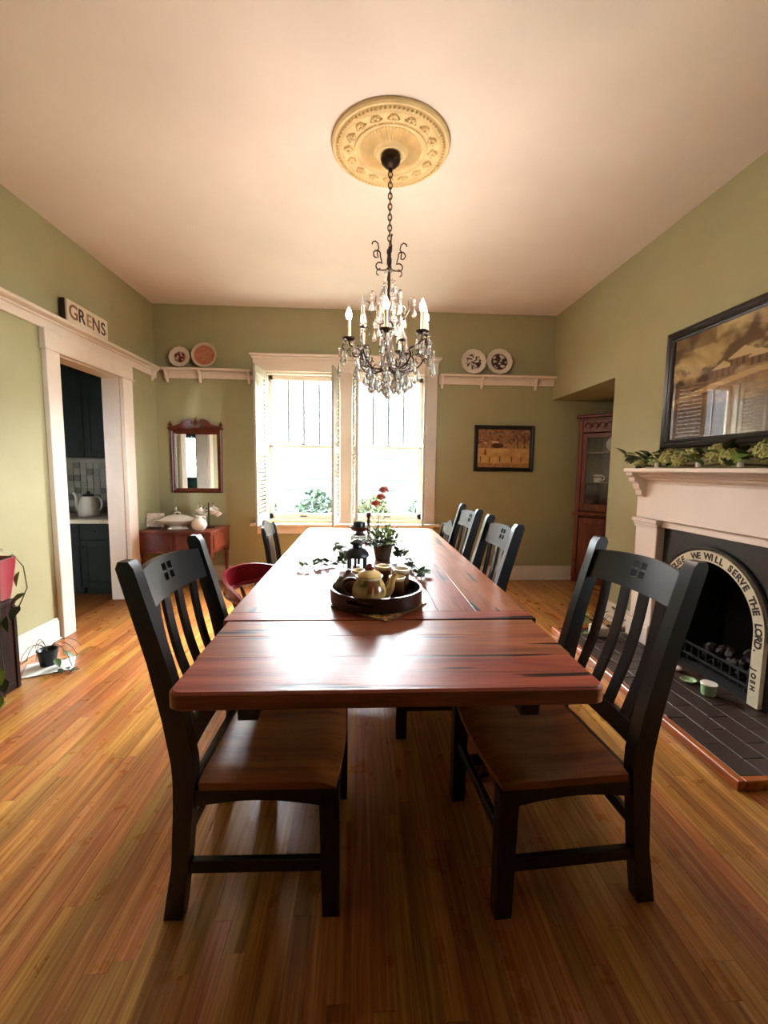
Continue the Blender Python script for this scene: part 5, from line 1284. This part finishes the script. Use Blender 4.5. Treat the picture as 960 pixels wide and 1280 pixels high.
pts = [.115, .13, .14, .15, .152]; V = []
def sq(r, z, n=10, e=.35):
    o = []
    for k in range(4):
        for i in range(5):
            a = PI/2*k+PI/2*i/5; c_, s_ = math.cos(a), math.sin(a); o.append((math.copysign(abs(c_)**e, c_)*r, math.copysign(abs(s_)**e, s_)*r, z))
    return o
Ls = [sq(.10, 0), sq(.115, .012), sq(.13, .12), sq(.142, .235), sq(.145, .245), sq(.132, .245), sq(.125, .21)]; n = 20; Fs = [tuple(range(n-1, -1, -1)), tuple(6*n+i for i in range(n))]
for k in range(6):
    for i in range(n): Fs.append((k*n+i, k*n+(i+1) % n, (k+1)*n+(i+1) % n, (k+1)*n+i))
B().add([p for L in Ls for p in L], Fs).build('pot', REDP, rp); B().add(sq(.122, .222), [tuple(range(20))]).build('soil', INK, rp)
vines = [[(.10, -.05, .23), (.15, -.13, .27), (.17, -.15, .16), (.165, -.15, .02), (.15, -.155, -.14), (.155, -.16, -.30), (.15, -.17, -.44)], [(.10, .02, .23), (.17, .05, .27), (.215, .06, .20), (.235, .05, .08), (.20, .03, -.02), (.17, .0, -.06)], [(.02, -.1, .23), (.05, -.16, .27), (.10, -.17, .1), (.10, -.17, -.1), (.12, -.17, -.3), (.12, -.175, -.47)], [(.13, -.02, .23), (.16, -.03, .25), (.165, -.05, .05), (.16, -.06, -.18), (.165, -.06, -.36), (.17, -.07, -.5)]]
for vi in vines:
    P = [Vector(p) for p in vi]; B().tube(P, .003, 6).build('vine', STEM if vi is vines[1] else LEAFD, rp)
    for i in range(2, len(P)):
        for q in range(1 if vi is vines[1] else 2): put_leaf(rp, P[i]+Vector((rr.uniform(-.02, .02), -.012-rr.random()*.02, rr.uniform(-.04, .04))), -PI/2+rr.uniform(-1.2, 1.2), rr.uniform(.4, 1.3), rr.uniform(-.4, .4), rr.uniform(.06, .10), rr.choice((0, 1, 1, 2)))
for i in range(5): a = rr.random()*6.28; put_leaf(rp, (.05*math.cos(a), .05*math.sin(a), .25), a, -.7, 0, .09, rr.choice((0, 2)))
# clutter on the floor behind the stand
bp_ = thing('nursery_pot', 'small black nursery pot with dry stems on a white sheet by the left wall', 'pot', (-2.03, 2.80, .008))
B().lathe([(.001, 0), (.042, 0), (.058, .095), (.062, .10), (.06, .105), (.054, .10), (.045, .08), (.001, .08)], 18).build('pot', BLKMET, bp_)
b = B(); rr = random.Random(2)
for i in range(7): a = rr.random()*6.28; L = rr.uniform(.08, .2); b.tube(bez((0, 0, .08), (.02*math.cos(a), .02*math.sin(a), .16), (L*.7*math.cos(a), L*.7*math.sin(a), .2), (L*math.cos(a), L*math.sin(a), .12*rr.random()), 6), .002, 5)
b.build('dry_stems', STEM, bp_)
for i in range(5): a = rr.random()*6.28; put_leaf(bp_, (.10*math.cos(a), .10*math.sin(a), .10*rr.random()+.02), a, .4, 0, .07, rr.choice((0, 2)))
tag(B().box(-.13, .13, -.11, .11, 0, .006, .002).build('white_sheet', paint('white_sheet', '#dcdcd6', .6), None, (-2.0, 2.77, .0005), (0, 0, .5)), 'white sheet lying on the floor under the nursery pot', 'sheet')
fs = thing('fallen_sprig', 'dry leafy sprig dropped on the floorboards beside the white sheet', 'foliage', (-1.86, 2.70, .004))
B().tube([(-.06, -.02, .004), (0, 0, .006), (.07, .03, .005)], .003, 5).build('stem', STEM, fs)
for i in range(6): put_leaf(fs, (-.05+i*.022, .0+.01*(i % 2), .012), rr.random()*6.3, -.2, 0, .045, rr.choice((0, 2)))
